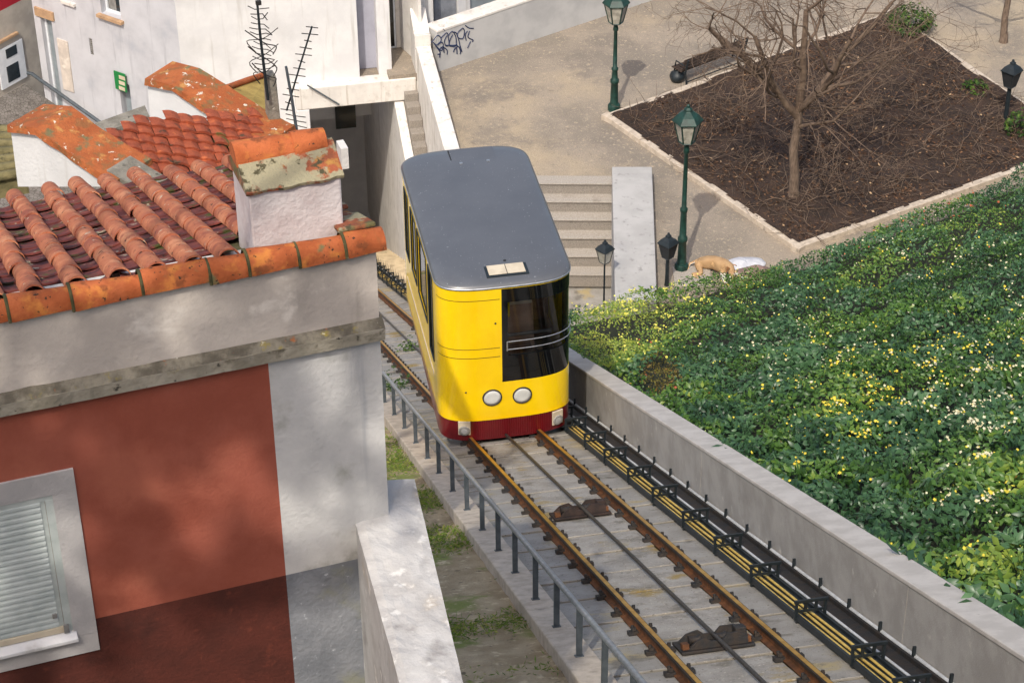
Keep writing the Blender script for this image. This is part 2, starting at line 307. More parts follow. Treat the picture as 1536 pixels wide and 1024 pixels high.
sheet('lower_landing', [atz(700, 330, -10.75), atz(975, 330, -10.75), atz(975, 520, -10.75), atz(840, 520, -10.75)], m_slab2)

# track bed: stepped concrete slabs between and beside the rails
def slabs(name, u0, u1, v0, v1, pitch, m, lift, gap=.02, jit=.0):
    b = MB(); u = u0
    while u < u1:
        p = pitch*random.uniform(1-jit, 1+jit); h0, h1 = lift, 0.
        j = random.uniform(-.006, .006)
        a = [T(u+gap, v0, j-lift), T(u+gap, v1, j-lift), T(u+p-gap, v1, h1+j), T(u+p-gap, v0, h1+j)]
        b.prism(a, (0, 0, -.15)); u += p
    b.poly([T(u0, v0, -.03), T(u1, v0, -.03), T(u1, v1, -.03), T(u0, v1, -.03)], 1)
    return tag(b.build(name, [m, m_mossgap], bevel=.012), kind='structure')
slabs('track_bed', -46, 20, -.50, .50, .95, m_slab, .018, .008, .06)
slabs('track_side_path', -46, 20, -1.22, -.62, .95, m_slab2, .02, .008, .2)
slabs('cable_side_path', -46, 20, .62, 2.02, 1.15, m_slab2, .02, .01, .15)
b = MB(); b.poly([T(-46, -1.3, -.07), T(20, -1.3, -.07), T(20, 2.1, -.07), T(-46, 2.1, -.07)]); tag(b.build('track_ballast', m_mossgap), kind='structure')
# verge between kerb and house
b = MB(); nu, nv = 110, 50
gu = np.linspace(-28, 20, nu); gv = np.linspace(-22, -1.45, nv)
pts = [T(a, c, -.1+.10*mnoise.noise(Vector((a*1.3, c*1.3, 0)))) for a in gu for c in gv]
b.add(pts, [(i*nv+j, (i+1)*nv+j, (i+1)*nv+j+1, i*nv+j+1) for i in range(nu-1) for j in range(nv-1)], 0, True)
tag(b.build('verge', m_grassg), kind='structure')

# ================================================================== RAILS
def make_rail(v0, label):
    base = T(0, v0)
    t = thing('rail', base, label, 'rail', 'rails of the funicular track')
    def prof(pr, name, m):
        b = MB(); b.loft([[T(uu, v0+x, y) for x, y in pr] for uu in (-46, 20)], True, True); b.build(name, m, t)
    prof([(-.070, 0), (.070, 0), (.070, .014), (.016, .03), (.016, .115), (-.016, .115), (-.016, .03), (-.070, .014)], 'web', m_steel_rust)
    prof([(-.038, .113), (.038, .113), (.038, .15), (-.038, .15)], 'rail_head', m_raildark)
    prof([(-.018, .149), (.032, .149), (.030, .154), (-.016, .154)], 'running_surface', m_railtop)
    for i in range(44):
        uu = -14.5+i*.76
        if -4.2 < uu < -.6: continue
        for s in (-1, 1):
            b = MB(); c = T(uu, v0+s*.10, .02)
            du = T(1, 0)-T(0, 0); du /= np.linalg.norm(du)
            b.cbox(c, V*.11, du*.10, NT*.045); b.cbox(c+NT*.035-V*s*.01, V*.05, du*.05, NT*.05); b.lathe(c+NT*.05, [(0, .022), (.03, .02)], 6, NT)
            b.build('rail_clip', m_iron, t)
    return t
make_rail(-.565, 'rusty left rail with a worn, sunlit golden top, nearer the handrail')
make_rail(.565, 'rusty right rail with a worn, sunlit golden top, nearer the cable tray')
b = MB(); b.tube([T(-46, .02, .13)]+[T(uu, .02, .13) for uu in np.linspace(-30, 20, 40)], .024, 8)
tag(b.build('traction_cable', m_cablem, loc=T(0, .02)), 'dark steel haulage cable running down the middle between the two rails', 'cable')

def pulley(px, py, label, m):
    P = att(px, py, 0); u0, v0, _ = uv(P); v0 = 0
    t = thing('cable_pulley', T(u0, 0), label, 'cable pulley', 'cable pulleys between the rails')
    du = T(1, 0)-T(0, 0); du /= np.linalg.norm(du); c = T(u0, 0, .03)
    b = MB(); b.cbox(c, V*.78, du*.46, NT*.03); b.build('base_plate', m, t, bevel=.006)
    for s, w_ in ((-.17, .74), (.14, .66)):
        b = MB(); o = c+du*s
        pr = [(-w_/2, 0), (w_/2, 0), (w_/2, .10), (w_/2-.10, .14), (.12, .14), (.06, .08), (-.06, .08), (-.12, .13), (-w_/2+.12, .10)]
        b.prism([o+V*x+NT*y for x, y in pr], du*.035); b.build('side_cheek', m, t)
    for s in (-.2, .08):
        b = MB(); b.lathe(c+V*s+NT*.07-V*.06, [(0, .055), (.03, .04), (.09, .04), (.12, .055)], 12, V); b.build('roller', m_iron, t)
    b = MB(); b.cbox(c+V*.30+du*-.05+NT*.08, V*.12, du*.16, NT*.13); b.build('bearing_block', m, t, bevel=.01)
    b = MB()
    for s in (-1, 1): b.cbox(c+V*s*.33+du*.12+NT*.05, V*.07, du*.1, NT*.06)
    b.build('bolt', m_steel_rust, t)
    return t
pulley(862, 773, 'small rust-brown cable pulley between the rails, nearer the yellow car', mat('dark_rust', hx('#3d2f29'), hx('#2c2320'), 8., .75, .4, 40., metal=.2))
pulley(1042, 972, 'large black cable pulley between the rails at the bottom edge of the view', m_iron)

# ================================================================== CABLE TRAY, CONDUIT
V0, V1 = 1.03, 1.34
t = thing('cable_tray', T(6, 1.2), 'long black cable tray with three yellow cables and small upright frames beside the right rail', 'cable tray')
du = T(1, 0)-T(0, 0); DU = np.linalg.norm(du); du = du/DU
b = MB(); L = du*DU*66
b.box(T(-46, V0, .03), L, V*.03, NT*.075); b.box(T(-46, V1-.03, .03), L, V*.03, NT*.05); b.box(T(-46, V0+.03, .03), L, V*(V1-V0-.06), NT*.012)
b.build('tray', m_black, t)
for v_ in (1.095, 1.165, 1.235):
    b = MB(); b.tube([T(-46, v_, .075)]+[T(x, v_+.006*math.sin(x*2.1+v_*40), .072) for x in np.linspace(-30, 20, 60)], .0155, 7); b.build('yellow_cable', m_yellowcable, t)
ub = sorted(uv(att(px, py, .05))[0] for px, py in ((864, 644), (890, 667), (920, 691), (954, 720), (992, 750), (1036, 787), (1084, 826), (1138, 870), (1206, 925), (1287, 994)))
ub = [ub[0]-1.05*k for k in (34, 33, 32, 31, 30, 29, 28, 27, 26, 25, 24, 23, 22, 21, 20, 2, 1)]+ub+[ub[-1]+1.1]
for x in ub:
    b = MB(); o = T(x, V0-.02, .03); h = .27; wd = V1-V0+.04
    up = Z
    b.box(o, V*.03, du*.03, up*h); b.box(o+V*(wd-.03), V*.03, du*.03, up*h)
    b.box(o+up*(h-.035)-V*.01-du*.005, V*(wd+.02), du*.05, up*.04); b.box(o+up*.10+V*.03+du*.004, V*(wd-.06), du*.022, up*.035)
    for k in (1, 2): b.box(o+V*(wd*k/3-.017)+up*.135+du*.004, V*.034, du*.022, up*(h-.17))
    b.box(o+V*.02-up*.06, V*.04, du*.04, up*.06)
    b.build('upright_frame', m_black, t)
t = thing('drain_channel', T(6, 1.45), 'dark drain channel with a thin pale pipe between the cable tray and concrete wall', 'channel')
b = MB(); b.box(T(-46, 1.40, .02), L, V*.14, NT*.05); b.box(T(-46, 1.54, .02), L, V*.03, NT*.10); b.build('channel', m_iron, t)
b = MB(); b.tube([T(-46, 1.39, .06), T(20, 1.39, .06)], .016, 6); b.build('thin_pipe', m_pipe, t)
t = thing('conduit', T(6, 1.64), 'pale conduit on short black stakes along the foot of the concrete wall', 'pipe')
b = MB(); b.tube([T(-30, 1.66, .06)]+[T(x, 1.66+.004*math.sin(x*3), .06) for x in np.linspace(-20, 20, 50)], .024, 8); b.build('pipe', m_pipe, t)
for k in range(22):
    x = -2.2+k*.92
    b = MB(); b.box(T(x, 1.625, .0), V*.03, du*.035, Z*.20); b.build('stake', m_black, t)

# ================================================================== KERB + HANDRAIL
kr = [att(px, py, .10) for px, py in ((690, 760), (786, 885), (885, 1017))]
kl = [att(px, py, .10) for px, py in ((661, 760), (726, 859), (776, 926), (820, 994))]
b = MB(); b.prism([T(-16, -1.60, .10), T(-16, -1.24, .10), T(20, -1.24, .10), T(20, -1.60, .10)], (0, 0, -.6))
tag(b.build('kerb', m_kerb, bevel=.02), kind='structure')
pb = [(583, 645), (599, 667), (617, 690), (636, 712), (656, 739), (678, 767), (702, 797), (726, 828), (752, 861), (781, 901), (813, 942), (848, 986)]
pu = [uv(att(px, py, .1))[0] for px, py in pb]; pu.append(2*pu[-1]-pu[-2]); pu.append(2*pu[-1]-pu[-2]); pu.insert(0, 2*pu[0]-pu[1]); pu.insert(0, 2*pu[0]-pu[1])
HV = -1.42; HH = .66
t = thing('handrail', T(4, HV, .1), 'grey steel handrail on short posts along the kerb left of the track', 'handrail')
b = MB(); b.tube([T(pu[0]-.05, HV, .1+HH)]+[T(x, HV, .1+HH) for x in pu]+[T(pu[-1]+1.5, HV, .1+HH)], .033, 10); b.build('top_rail', m_galv, t)
for x in pu:
    b = MB(); b.cbox(T(x, HV, .1+HH/2-.01), V*.06, -U*.04, Z*(HH-.02)); b.cbox(T(x, HV, .105), V*.09, du*.09, NT*.012); b.build('post', m_post, t)

# ================================================================== CONCRETE WALL BESIDE THE TRACK
b = MB()
t = thing('retaining_wall', T(6, 1.9), 'long grey concrete wall sloping down beside the right side of the track', 'wall')
us = [-13.5, -1.6, 1.4, 5.6, 10.2, 13.0, 16.5, 20]
for i in range(len(us)-1):
    o = .0 if i % 2 else .003
    b = MB(); b.prism([T(us[i]+.004, 1.70-o, -.5), T(us[i+1]-.004, 1.70-o, -.5), T(us[i+1]-.004, 1.70-o, .82), T(us[i]+.004, 1.70-o, .82)], V*.30)
    b.build('wall_panel', m_conc, t)
b = MB(); b.prism([T(-13.5, 1.685, .82), T(20, 1.685, .82), T(20, 1.685, .88), T(-13.5, 1.685, .88)], V*.345); b.build('coping', m_conc_top, t, bevel=.012)

# ================================================================== FUNICULAR CAR (level body: x = v, y = u, z)
VC = .06; RC = W(-2.1, VC, 0)
car = thing('funicular_car', RC, 'yellow and burgundy funicular car with a grey roof climbing the track', 'funicular')
HW, UF, UR = 1.085, .02, -4.28
def outline(n=160, grow=0., hw=HW):
    out = []
    for k in range(n):
        a = 2*math.pi*(k+.5)/n; c, s = math.cos(a), math.sin(a); e = 2/3.3
        x = math.copysign(abs(c)**e, c); y = math.copysign(abs(s)**e, s)
        uu = (UF-.55+(.55+grow)*y) if s >= 0 else (UR+.6+(.6+grow)*y)
        out.append((VC+(hw+grow)*x, uu))
    return out
OUT = outline()
NO = len(OUT)
def ring(z, grow=0.): return [W(uu, vv, z) for vv, uu in outline(NO, grow)]
SL = outline(4000)
def front_u(v, grow=0.):
    c = (v-VC)/HW; c = max(-.9999, min(.9999, c)); return UF-.55+(.55+grow)*(1-abs(c)**3.3)**(1/3.3)
ZB, ZT = .495, 3.02
# openings: (v-u test, z0, z1)
WS0, WS1 = 1.20, 2.98
def is_ws(vv, uu): return uu > -.62 and vv > -.03
LW = [(-3.62, -3.22, 1.55, 2.82), (-2.92, -2.38, 1.62, 2.84), (-2.2, -1.26, 1.62, 2.86), (-1.04, -.62, 1.30, 2.90)]
zl = sorted({ZB, WS0, WS1, ZT, 1.55, 2.82, 1.62, 2.84, 2.86, 1.30, 2.90})
def bodycells():
    # refine outline on the straight sides so window edges fall on vertices
    pts = list(OUT); extra = []
    for s in (-1, 1):
        for w_ in LW:
            for x in w_[:2]: extra.append((VC+s*HW, x))
    def ang(p):
        v_, u_ = p; return math.atan2((u_+2.1)/2.2, (v_-VC)/HW)
    pts = [p for p in pts if not (-3.62 < p[1] < -.62 and abs(abs(p[0]-VC)-HW) < .02)]+extra+[(-.03, front_u(-.03)), (VC+HW, -.62+1e-4), (VC-HW, -.62-1e-4)]
    return sorted(set(pts), key=ang)
BP = bodycells()
def hole(pa, pb_, za, zb):
    mv, mu = (pa[0]+pb_[0])/2, (pa[1]+pb_[1])/2; mz = (za+zb)/2
    if is_ws(mv, mu) and WS0 < mz < WS1: return 'ws'
    if abs(abs(mv-VC)-HW) < .03:
        for i, (a, c, d, e) in enumerate(LW):
            if a < mu < c and d < mz < e: return ('l' if mv < 0 else 'r')+str(i)
    return None
b = MB(); n = len(BP); gl = {}
vs = [W(p[1], p[0], z) for z in zl for p in BP]
fs = []
for k in range(len(zl)-1):
    for i in range(n):
        j = (i+1) % n; h = hole(BP[i], BP[j], zl[k], zl[k+1]); q = (k*n+j, k*n+i, (k+1)*n+i, (k+1)*n+j)
        if h: gl.setdefault(h, []).append(q)
        else: fs.append(q)
b.add(vs, fs, 0, True); body = b.build('body', m_yellow, car)
sd = body.modifiers.new('Solidify', 'SOLIDIFY'); sd.thickness = .045; sd.offset = -1; es = body.modifiers.new('EdgeSplit', 'EDGE_SPLIT'); es.split_angle = rad(35)
for k, qs in gl.items():
    g = MB(); ids = sorted({i for q in qs for i in q}); mp_ = {i: x for x, i in enumerate(ids)}
    cen = W(-2.1, VC, 0)
    def sh(p):
        q = np.array(p); r_ = q-cen; r_[2] = 0; return q-r_/np.linalg.norm(r_)*.02
    g.add([sh(vs[i]) for i in ids], [tuple(mp_[i] for i in q) for q in qs], 0, True)
    wn = g.build('windscreen' if k == 'ws' else 'side_window', g_tram if k == 'ws' else g_side, car)
    if k == 'ws': ws = wn
    else:
        a, c, d, e = LW[int(k[1])]; s = -1 if k[0] == 'l' else 1
        fr = MB()
        for (p0, p1) in (((a, d), (c, d)), ((c, d), (c, e)), ((c, e), (a, e)), ((a, e), (a, d))):
            fr.tube([W(p0[0], VC+s*HW, p0[1]), W(p1[0], VC+s*HW, p1[1])], .014, 4, sm=False)
        fr.build('window_seal', m_black, wn)
# windscreen: black border bands, bars
def band(name, v0, v1, za, zb, m, par, off, steps=40, u_end=None):
    g = MB(); path = []
    for x in np.linspace(v0, v1, steps): path.append((x, front_u(x)))
    if u_end is not None:
        path = [p for p in path if p[0] < VC+HW*.93]
        for a in np.linspace(.93, 1., 8): path.append((VC+HW*min(a, .9995), front_u(VC+HW*min(a, .9995))))
        path.append((VC+HW, u_end))
    rin, rout = [], []
    for i, (x, y) in enumerate(path):
        p0 = np.array(path[max(i-1, 0)]); p1 = np.array(path[min(i+1, len(path)-1)]); tt = p1-p0; tt /= np.linalg.norm(tt); nn = np.array([-tt[1], tt[0]])
        if nn[1] < 0 and abs(nn[1]) > .2 or (abs(nn[1]) <= .2 and nn[0] < 0): nn = -nn
        rout.append((x+nn[0]*off, y+nn[1]*off)); rin.append((x+nn[0]*(off-.012), y+nn[1]*(off-.012)))
    for r_, flip in ((rout, 0), (rin, 1)):
        m_ = len(r_); vv_ = [W(y, x, za) for x, y in r_]+[W(y, x, zb) for x, y in r_]
        g.add(vv_, [(i, i+1, m_+i+1, m_+i) for i in range(m_-1)], 0, True)
    for z_ in (za, zb):
        m_ = len(rout); g.add([W(y, x, z_) for x, y in rout]+[W(y, x, z_) for x, y in rin], [(i, i+1, m_+i+1, m_+i) for i in range(m_-1)])
    return g.build(name, m, par)
band('black_border', -.03, VC+HW, 2.72, 2.985, m_blackglass, ws, -.004, u_end=-.62)
band('black_border', -.03, VC+HW, 1.195, 1.70, m_blackglass, ws, -.004, u_end=-.62)
band('black_border', -.03, .07, 1.70, 2.72, m_blackglass, ws, -.004)
g = MB()
def follow(z, v0, ue, off):
    pts_ = [(x, front_u(x, off)) for x in np.linspace(v0, VC+HW*.9, 30)]+[(VC+(HW+off)*a, front_u(VC+HW*a, off)) for a in np.linspace(.92, .9995, 14)]+[(VC+HW+off, ue)]
    return [W(y, x, z) for x, y in pts_]
g.tube(follow(1.83, .05, -.36, .012), .008, 6); g.tube(follow(1.98, .05, -.36, .012), .008, 6)
for x in (.05,): g.tube([W(front_u(x, .03), x, 1.82), W(front_u(x, .03), x, 1.99)], .012, 6)
g.build('guard_bar', m_alu, ws)
# panel seams on the yellow left half of the front and other small marks
for zz in (2.80, 1.88, 1.71): band('panel_seam', VC-HW*.985, -.06, zz-.006, zz+.006, m_seam, body, .002)
g = MB()
for x, z in ((-.13, 2.35), (-.62, 1.05)):
    g.lathe(W(front_u(x)+.0, x, z), [(0, .018), (.008, .015)], 8, U)
g.build('screw', m_dark, body)
# pale trim line and door step on the side
for s in (-1,):
    g = MB(); g.box(W(-3.6, VC+s*(HW+.001), 1.0), U*2.9, V*s*.008, Z*.035); g.build('trim_line', m_cream, body)
# roof
g = MB(); rings = [ring(3.0, .0), ring(3.004, .014), ring(3.028, .016), ring(3.034, .004)]
g.loft(rings, True, True, 0, True); roof_rim = g.build('roof_rim', m_alu, car)
g = MB(); base_r = outline(NO, .008); cen = np.array([VC, -2.13])
rr = []
for sc, z in ((1., 3.03), (.993, 3.055), (.978, 3.078), (.95, 3.095), (.88, 3.110), (.75, 3.120), (.5, 3.13), (.2, 3.135)):
    rr.append([W(cen[1]+(p[1]-cen[1])*sc, cen[0]+(p[0]-cen[0])*sc, z) for p in base_r])
g.loft(rr, True, True, 0, True); roof = g.build('roof', m_roof_t, car)
def rp(px, py, z): u_, v_, _ = uv(atz(px, py, z)); return u_, v_
g = MB(); q = [rp(px, py, 3.115) for px, py in ((672, 222), (738, 220), (741, 240), (679, 245))]
uu0 = max(min(p[0] for p in q), UR+.13); uu1 = max(p[0] for p in q); va = min(p[1] for p in q); vb = max(p[1] for p in q)
g.box(W(uu0, va, 3.06), U*(uu1-uu0), V*(vb-va), Z*.060); g.build('roof_hatch', m_roof_t, roof)
g = MB(); g.box(W(uu1, va, 3.06), U*.025, V*(vb-va), Z*.059); g.box(W(uu0, va-.02, 3.06), U*(uu1-uu0), V*.02, Z*.058); hs = g.build('hatch_seam', m_dark, roof)
g = MB()
for f_ in (.18, .8): g.cbox(W(uu1+.02, va+(vb-va)*f_, 3.125), U*.05, V*.05, Z*.02)
g.build('hatch_hinge', m_alu, roof)
g = MB()
q = [rp(px, py, 3.11) for px, py in ((724, 397), (788, 393), (793, 410), (730, 415))]; a0 = min(p[0] for p in q); a1 = max(p[0] for p in q); v0 = min(p[1] for p in q); v1 = max(p[1] for p in q)
g.box(W(a0, v0, 3.05), U*(a1-a0), V*(v1-v0), Z*.068); g.build('skylight_frame', m_black, roof)
for k in (0, 1):
    g = MB(); x0 = v0+.045+k*(v1-v0-.08)/2; g.box(W(a0+.07, x0, 3.1), U*(a1-a0-.12), V*((v1-v0-.08)/2-.012), Z*.026); g.build('skylight_panel', m_cream, roof)
g = MB()
for px, py, r_ in ((755, 347, .02), (757, 391, .025)): g.lathe(atz(px, py, 3.118), [(0, r_), (.012, r_)], 8)
g.build('roof_fitting', [m_dark], roof)
# burgundy skirt
g = MB()
SKR = ring(0, -.005); lo, hi_ = [], []
for p in SKR:
    u_, v_, _ = uv(p); f_ = min(1., max(0., (-u_-.5)/2.4)); lo.append(W(u_, v_, .085+.38*f_)); hi_.append(W(u_, v_, ZB+.005))
g.loft([hi_, lo], True, True, 0, True); skirt = g.build('skirt', m_red_t, car)
for k in range(34):
    x = -.46+k*.037
    g = MB() if k == 0 else g; g.box(W(front_u(x)-.02, x, .13), V*.016, U*.028, Z*.35)
g.build('grille_ribs', m_red_t, skirt)
g = MB(); g.loft([ring(ZB-.012, .012), ring(ZB+.018, .012)], True, False, 0, True); g.build('lower_edge_trim', m_yellow, body)
# head lamps
for px, py, z in ((738, 595, .92), (783, 591, .90)):
    v_ = uv(atu(px, py, 0))[1]; c = W(front_u(v_)-.03, v_, z)
    g = MB(); g.lathe(c, [(0, .165), (.05, .157), (.055, .147), (.05, .14), (.045, .14)], 24, U); h = g.build('headlight', m_iron, car)
    g = MB(); g.lathe(c, [(0, .142), (.048, .141), (.052, .09), (.053, .03)], 24, U); g.build('lens', m_lens, h)
for px, py, z in ((697, 643, .33), (837, 630, .30)):
    v_ = uv(atu(px, py, 0))[1]; uo = front_u(v_); dv = .02; tg = np.array(W(front_u(v_+dv), v_+dv, 0)-W(front_u(v_-dv), v_-dv, 0)); tg /= np.linalg.norm(tg)
    nn = np.cross(tg, Z); nn = nn if nn@U > 0 else -nn
    c = W(uo, v_, z)
    g = MB(); g.cbox(c+Z*.015+nn*.005, tg*.20, nn*.03, Z*.27); pl_ = g.build('marker_lamp_plate', m_cream, car, bevel=.01)
    g = MB(); g.lathe(c-Z*.03+nn*.02, [(0, .092), (.014, .092), (.018, .08)], 20, nn); g.build('lamp_ring', m_greycloth, pl_)
    g = MB(); g.lathe(c-Z*.03+nn*.022, [(0, .078), (.012, .076), (.018, .04)], 20, nn); g.build('lens', m_lens2, pl_)
# underframe wedge and wheels
g = MB(); g.prism([W(-.12, VC-.72, .16), W(-4.0, VC-.72, .5), W(-4.0, VC-.72, -1.75), W(-3.4, VC-.72, -1.5), W(-.6, VC-.72, -.02)], V*1.44); g.build('underframe', m_dark, car)
for uu in (-.75, -3.2):
    for s in (-.565, .565):
        g = MB(); g.lathe(T(uu, s-.05, .155+.24), [(0, .24), (.07, .24), (.08, .28), (.11, .28)], 20, V*(1 if s < 0 else -1)); g.build('wheel', m_iron, car)
g = MB(); g.box(W(-.5, .72, .02), U*.35, V*.42, Z*.14); g.build('rail_guard', m_dark, car)
# interior
g = MB(); g.box(W(-4.0, VC-1., .85), U*3.7, V*2., Z*.05); g.build('floor', m_greycloth, car)
g = MB(); g.prism([W(-.50, .12, .9), W(-.50, .12, 1.30), W(-.38, .12, 1.34), W(-.22, .12, 1.25), W(-.22, .12, .9)], V*.75); con = g.build('control_console', m_dark, car, bevel=.02)
g = MB(); g.box(W(-.48, .2, 1.345), U*.2, V*.5, Z*.03); g.box(W(-.42, .60, 1.37), U*.1, V*.1, Z*.16); g.build('control_panel', m_greycloth, con)
for uu, v_ in ((-1.12, .18), (-1.6, .62), (-1.5, .58), (-2.5, .05), (-2.5, .58), (-2.5, -.75), (-1.5, -.75)):
    g = MB(); g.box(W(uu, v_, 1.25), U*.45, V*.42, Z*.1); st = g.build('seat', m_brown, car, bevel=.03)
    g = MB(); g.prism([W(uu, v_, 1.3), W(uu+.09, v_, 1.3), W(uu-.04, v_, 1.95), W(uu-.12, v_, 1.95)], V*.42); g.build('seat_back', m_brown, st, bevel=.03)
    g = MB(); g.box(W(uu+.1, v_+.15, .88), U*.2, V*.12, Z*.37); g.build('seat_leg', m_greycloth, st)
g = MB(); g.tube([W(-.9, .25, .9), W(-.9, .25, 2.9)], .02, 8); g.tube([W(-1.9, .5, .9), W(-1.9, .5, 2.9)], .02, 8); g.build('grab_pole', m_yellow, car)
g = MB(); g.prism([W(-.90, .16, 1.2), W(-.78, .16, 1.2), W(-.92, .16, 2.05), W(-1.02, .16, 2.05)], V*.5); ds = g.build('driver_seat', mat('tan_seat_cover', hx('#b89478'), hx('#a27f66'), 5., .7, .1, 40.), car, bevel=.04)
g = MB(); g.box(W(-.85, .16, 1.15), U*.38, V*.5, Z*.12); g.build('cushion', m_brown, ds, bevel=.03)
g = MB(); g.box(W(-1.04, .18, 2.02), U*.13, V*.46, Z*.08); g.build('seat_top', m_cream, ds, bevel=.02)
g = MB(); g.tube([W(-.66, .12, 1.62), W(-.62, .9, 1.66)], .03, 8); g.build('cab_rail', m_greycloth, car)

# ================================================================== STEPS, STAIR WALL
SD = -ydir(1.5); SRr = np.array([-SD[1], SD[0], 0]); SO = atz(918, 266, ZP)
def SP(r, q, z): return SO+SRr*r+SD*q+Z*(z-ZP)
t = thing('stone_steps', SP(-1.8, 1.5, -10.2), 'flight of wide granite steps climbing to the square to the right of the yellow car', 'steps')
NS = 6; RI = .34; TR = .365
for k in range(NS):
    z1 = ZP-.012-RI*k; q0 = TR*k
    b = MB(); b.prism([SP(-3.7, q0-.06, z1-RI-.03), SP(-3.7, q0+TR-.01, z1-RI-.03), SP(-3.7, q0+TR-.01, z1), SP(-3.7, q0-.06, z1)], SRr*3.72); st = b.build('step', m_granite, t, bevel=.012)
    b = MB(); b.prism([SP(-3.7, q0-.02, z1+.002), SP(-3.7, q0+TR+.03, z1+.002), SP(-3.7, q0+TR+.03, z1+.045), SP(-3.7, q0-.02, z1+.045)], SRr*3.72); b.build('tread', m_granite_top, st, bevel=.01)
sw = [atz(px, py, ZP+.42) for px, py in ((918, 250), (978, 250), (985.5, 450), (922.5, 450))]
b = MB(); b.prism(sw, (0, 0, -3))
tag(b.build('stair_wall', mat('smooth_pale_concrete', hx('#b0aeab'), hx('#a4a29f'), 1.5, .9, .25, 50., layers=[(hx('#9c9b9a'), 1.1, .55, .72), (hx('#918f8c'), 5., .56, .7)]), bevel=.02), 'broad smooth grey concrete slab wall along the right side of the granite steps', 'wall')

# ================================================================== WHITE WALLS BETWEEN TRACK AND SQUARE
def wallv(name, m, label, pts, v0, th, cat='wall'):
    """slab wall parallel to the track; outline given as (u, z)"""
    b = MB(); b.prism([W(u_, v0, z_) for u_, z_ in pts], V*th)
    return tag(b.build(name, m, bevel=.02), label, cat)
VA = 2.03
def uzv(px, py, v): p = uv(atv(px, py, v)); return p[0], p[2]
a0 = uzv(586, 123, VA); a1 = uzv(607, 240, VA)
sl_ = (a1[1]-a0[1])/(a1[0]-a0[0])
wallv('stairway_wall', m_plaster_w, 'white plaster wall with a stained left face, nearest the rear of the yellow car', [(a0[0]-9, -18.5), (a0[0]-9, a0[1]-.8), (a0[0], a0[1]), (a1[0], a1[1]), (a1[0]+9, a1[1]-4.4), (a1[0]+9, -14.6)], VA, .28)
VB = 2.72
b0 = uzv(624, 70, VB); b1 = uzv(665, 219, VB)
wallv('square_wall', m_plaster_w, 'tall white wall with a flat pale top at the left edge of the square, below the scribbled wall', [(b0[0], -16), (b0[0], b0[1]), (b1[0], b1[1]), (b1[0]+5, b1[1]-.3), (b1[0]+5, -14)], VB, .42)
c0 = uzv(617, 17, VB); c1 = uzv(622, 52, VB)
wallv('gate_pier', m_plaster_w, 'short stepped white pier at the far end of the white wall beside the dark doorway', [(c0[0]-.2, -12), (c0[0]-.2, c0[1]), (c1[0], c1[1]), (b0[0]-.01, b0[1]+.35), (b0[0]-.01, -12)], VB-.02, .46)
t = thing('narrow_steps', W(-24, 2.3, -10), 'narrow dark granite steps squeezed between two white walls', 'steps')
for k in range(-3, 9):
    z1 = ZP-1.0-.24*k; u0 = -28.2+.36*k
    b = MB(); b.prism([W(u0, VA+.29, -14), W(u0+.36, VA+.29, -14), W(u0+.36, VA+.29, z1), W(u0, VA+.29, z1)], V*(VB-VA-.30)); b.build('step', m_granite, t, bevel=.015)

# path with low steps beside the track, below the car, leading into the underpass
b = MB()
for k in range(60):
    u0 = -46+k*.6
    z1 = K*(u0+.6)+.06
    b.prism([W(u0, 1.45, z1-1.2), W(u0+.6, 1.45, z1-1.2), W(u0+.6, 1.45, z1), W(u0, 1.45, z1)], V*.58)
tag(b.build('track_steps', mat('sandy_stone', hx('#c3b08f'), hx('#ab997c'), 4., .95, .6, 30., layers=[(hx('#8f8064'), 2., .6, .75)])), kind='structure')

# ================================================================== UNDERPASS PORTAL + WHITE BUILDING
UL = -28.75
t = thing('white_building', W(-29, -1, -14), 'large plain white building above the square concrete underpass', 'building')
def pu_(px, py, u_=UL): p = uv(atu(px, py, u_)); return p[1], p[2]
ltop = [pu_(443, 139), pu_(592, 123)]; lbot = [pu_(464, 161), pu_(584, 148)]
zt_ = -8.72; zb_ = -9.42; vL = ltop[0][0]; vP = lbot[0][0]
b = MB(); b.prism([W(UL, vL, zb_), W(UL, VB-.03, zb_), W(UL, VB-.03, zt_), W(UL, vL, zt_)], -U*.45); b.build('lintel', m_plaster_w, t, bevel=.03)
b = MB(); b.prism([W(UL, vL, -20), W(UL, vP, -20), W(UL, vP, zb_-.003), W(UL, vL, zb_-.003)], -U*.45); b.build('pillar', m_plaster, t, bevel=.02)
b = MB(); b.box(W(UL-.46, vL, zt_-.15), -U*2.2, V*(VB-vL), Z*.11); b.build('deck', m_plaza, t)
b = MB(); b.box(W(UL-.46, vL-.02, -19), -U*9, V*.25, Z*(10)); b.box(W(UL-8.5, vL, -19), -U*.3, V*4, Z*10); b.build('underpass_wall', m_plaster, t)
p0 = uv(atu(502, 156, UL-6)); p1 = uv(atu(534, 183, UL-6))
b = MB(); b.box(W(UL-6, p0[1], p1[2]-.2), -U*.12, V*(p1[1]-p0[1]), Z*(p0[2]-p1[2]+.2)); wn = b.build('window', m_winddark, t)
b = MB(); b.box(W(UL-6.12, vL, -13.2), -U*.2, V*3., Z*4.3); b.build('inner_wall', m_plaster, t)
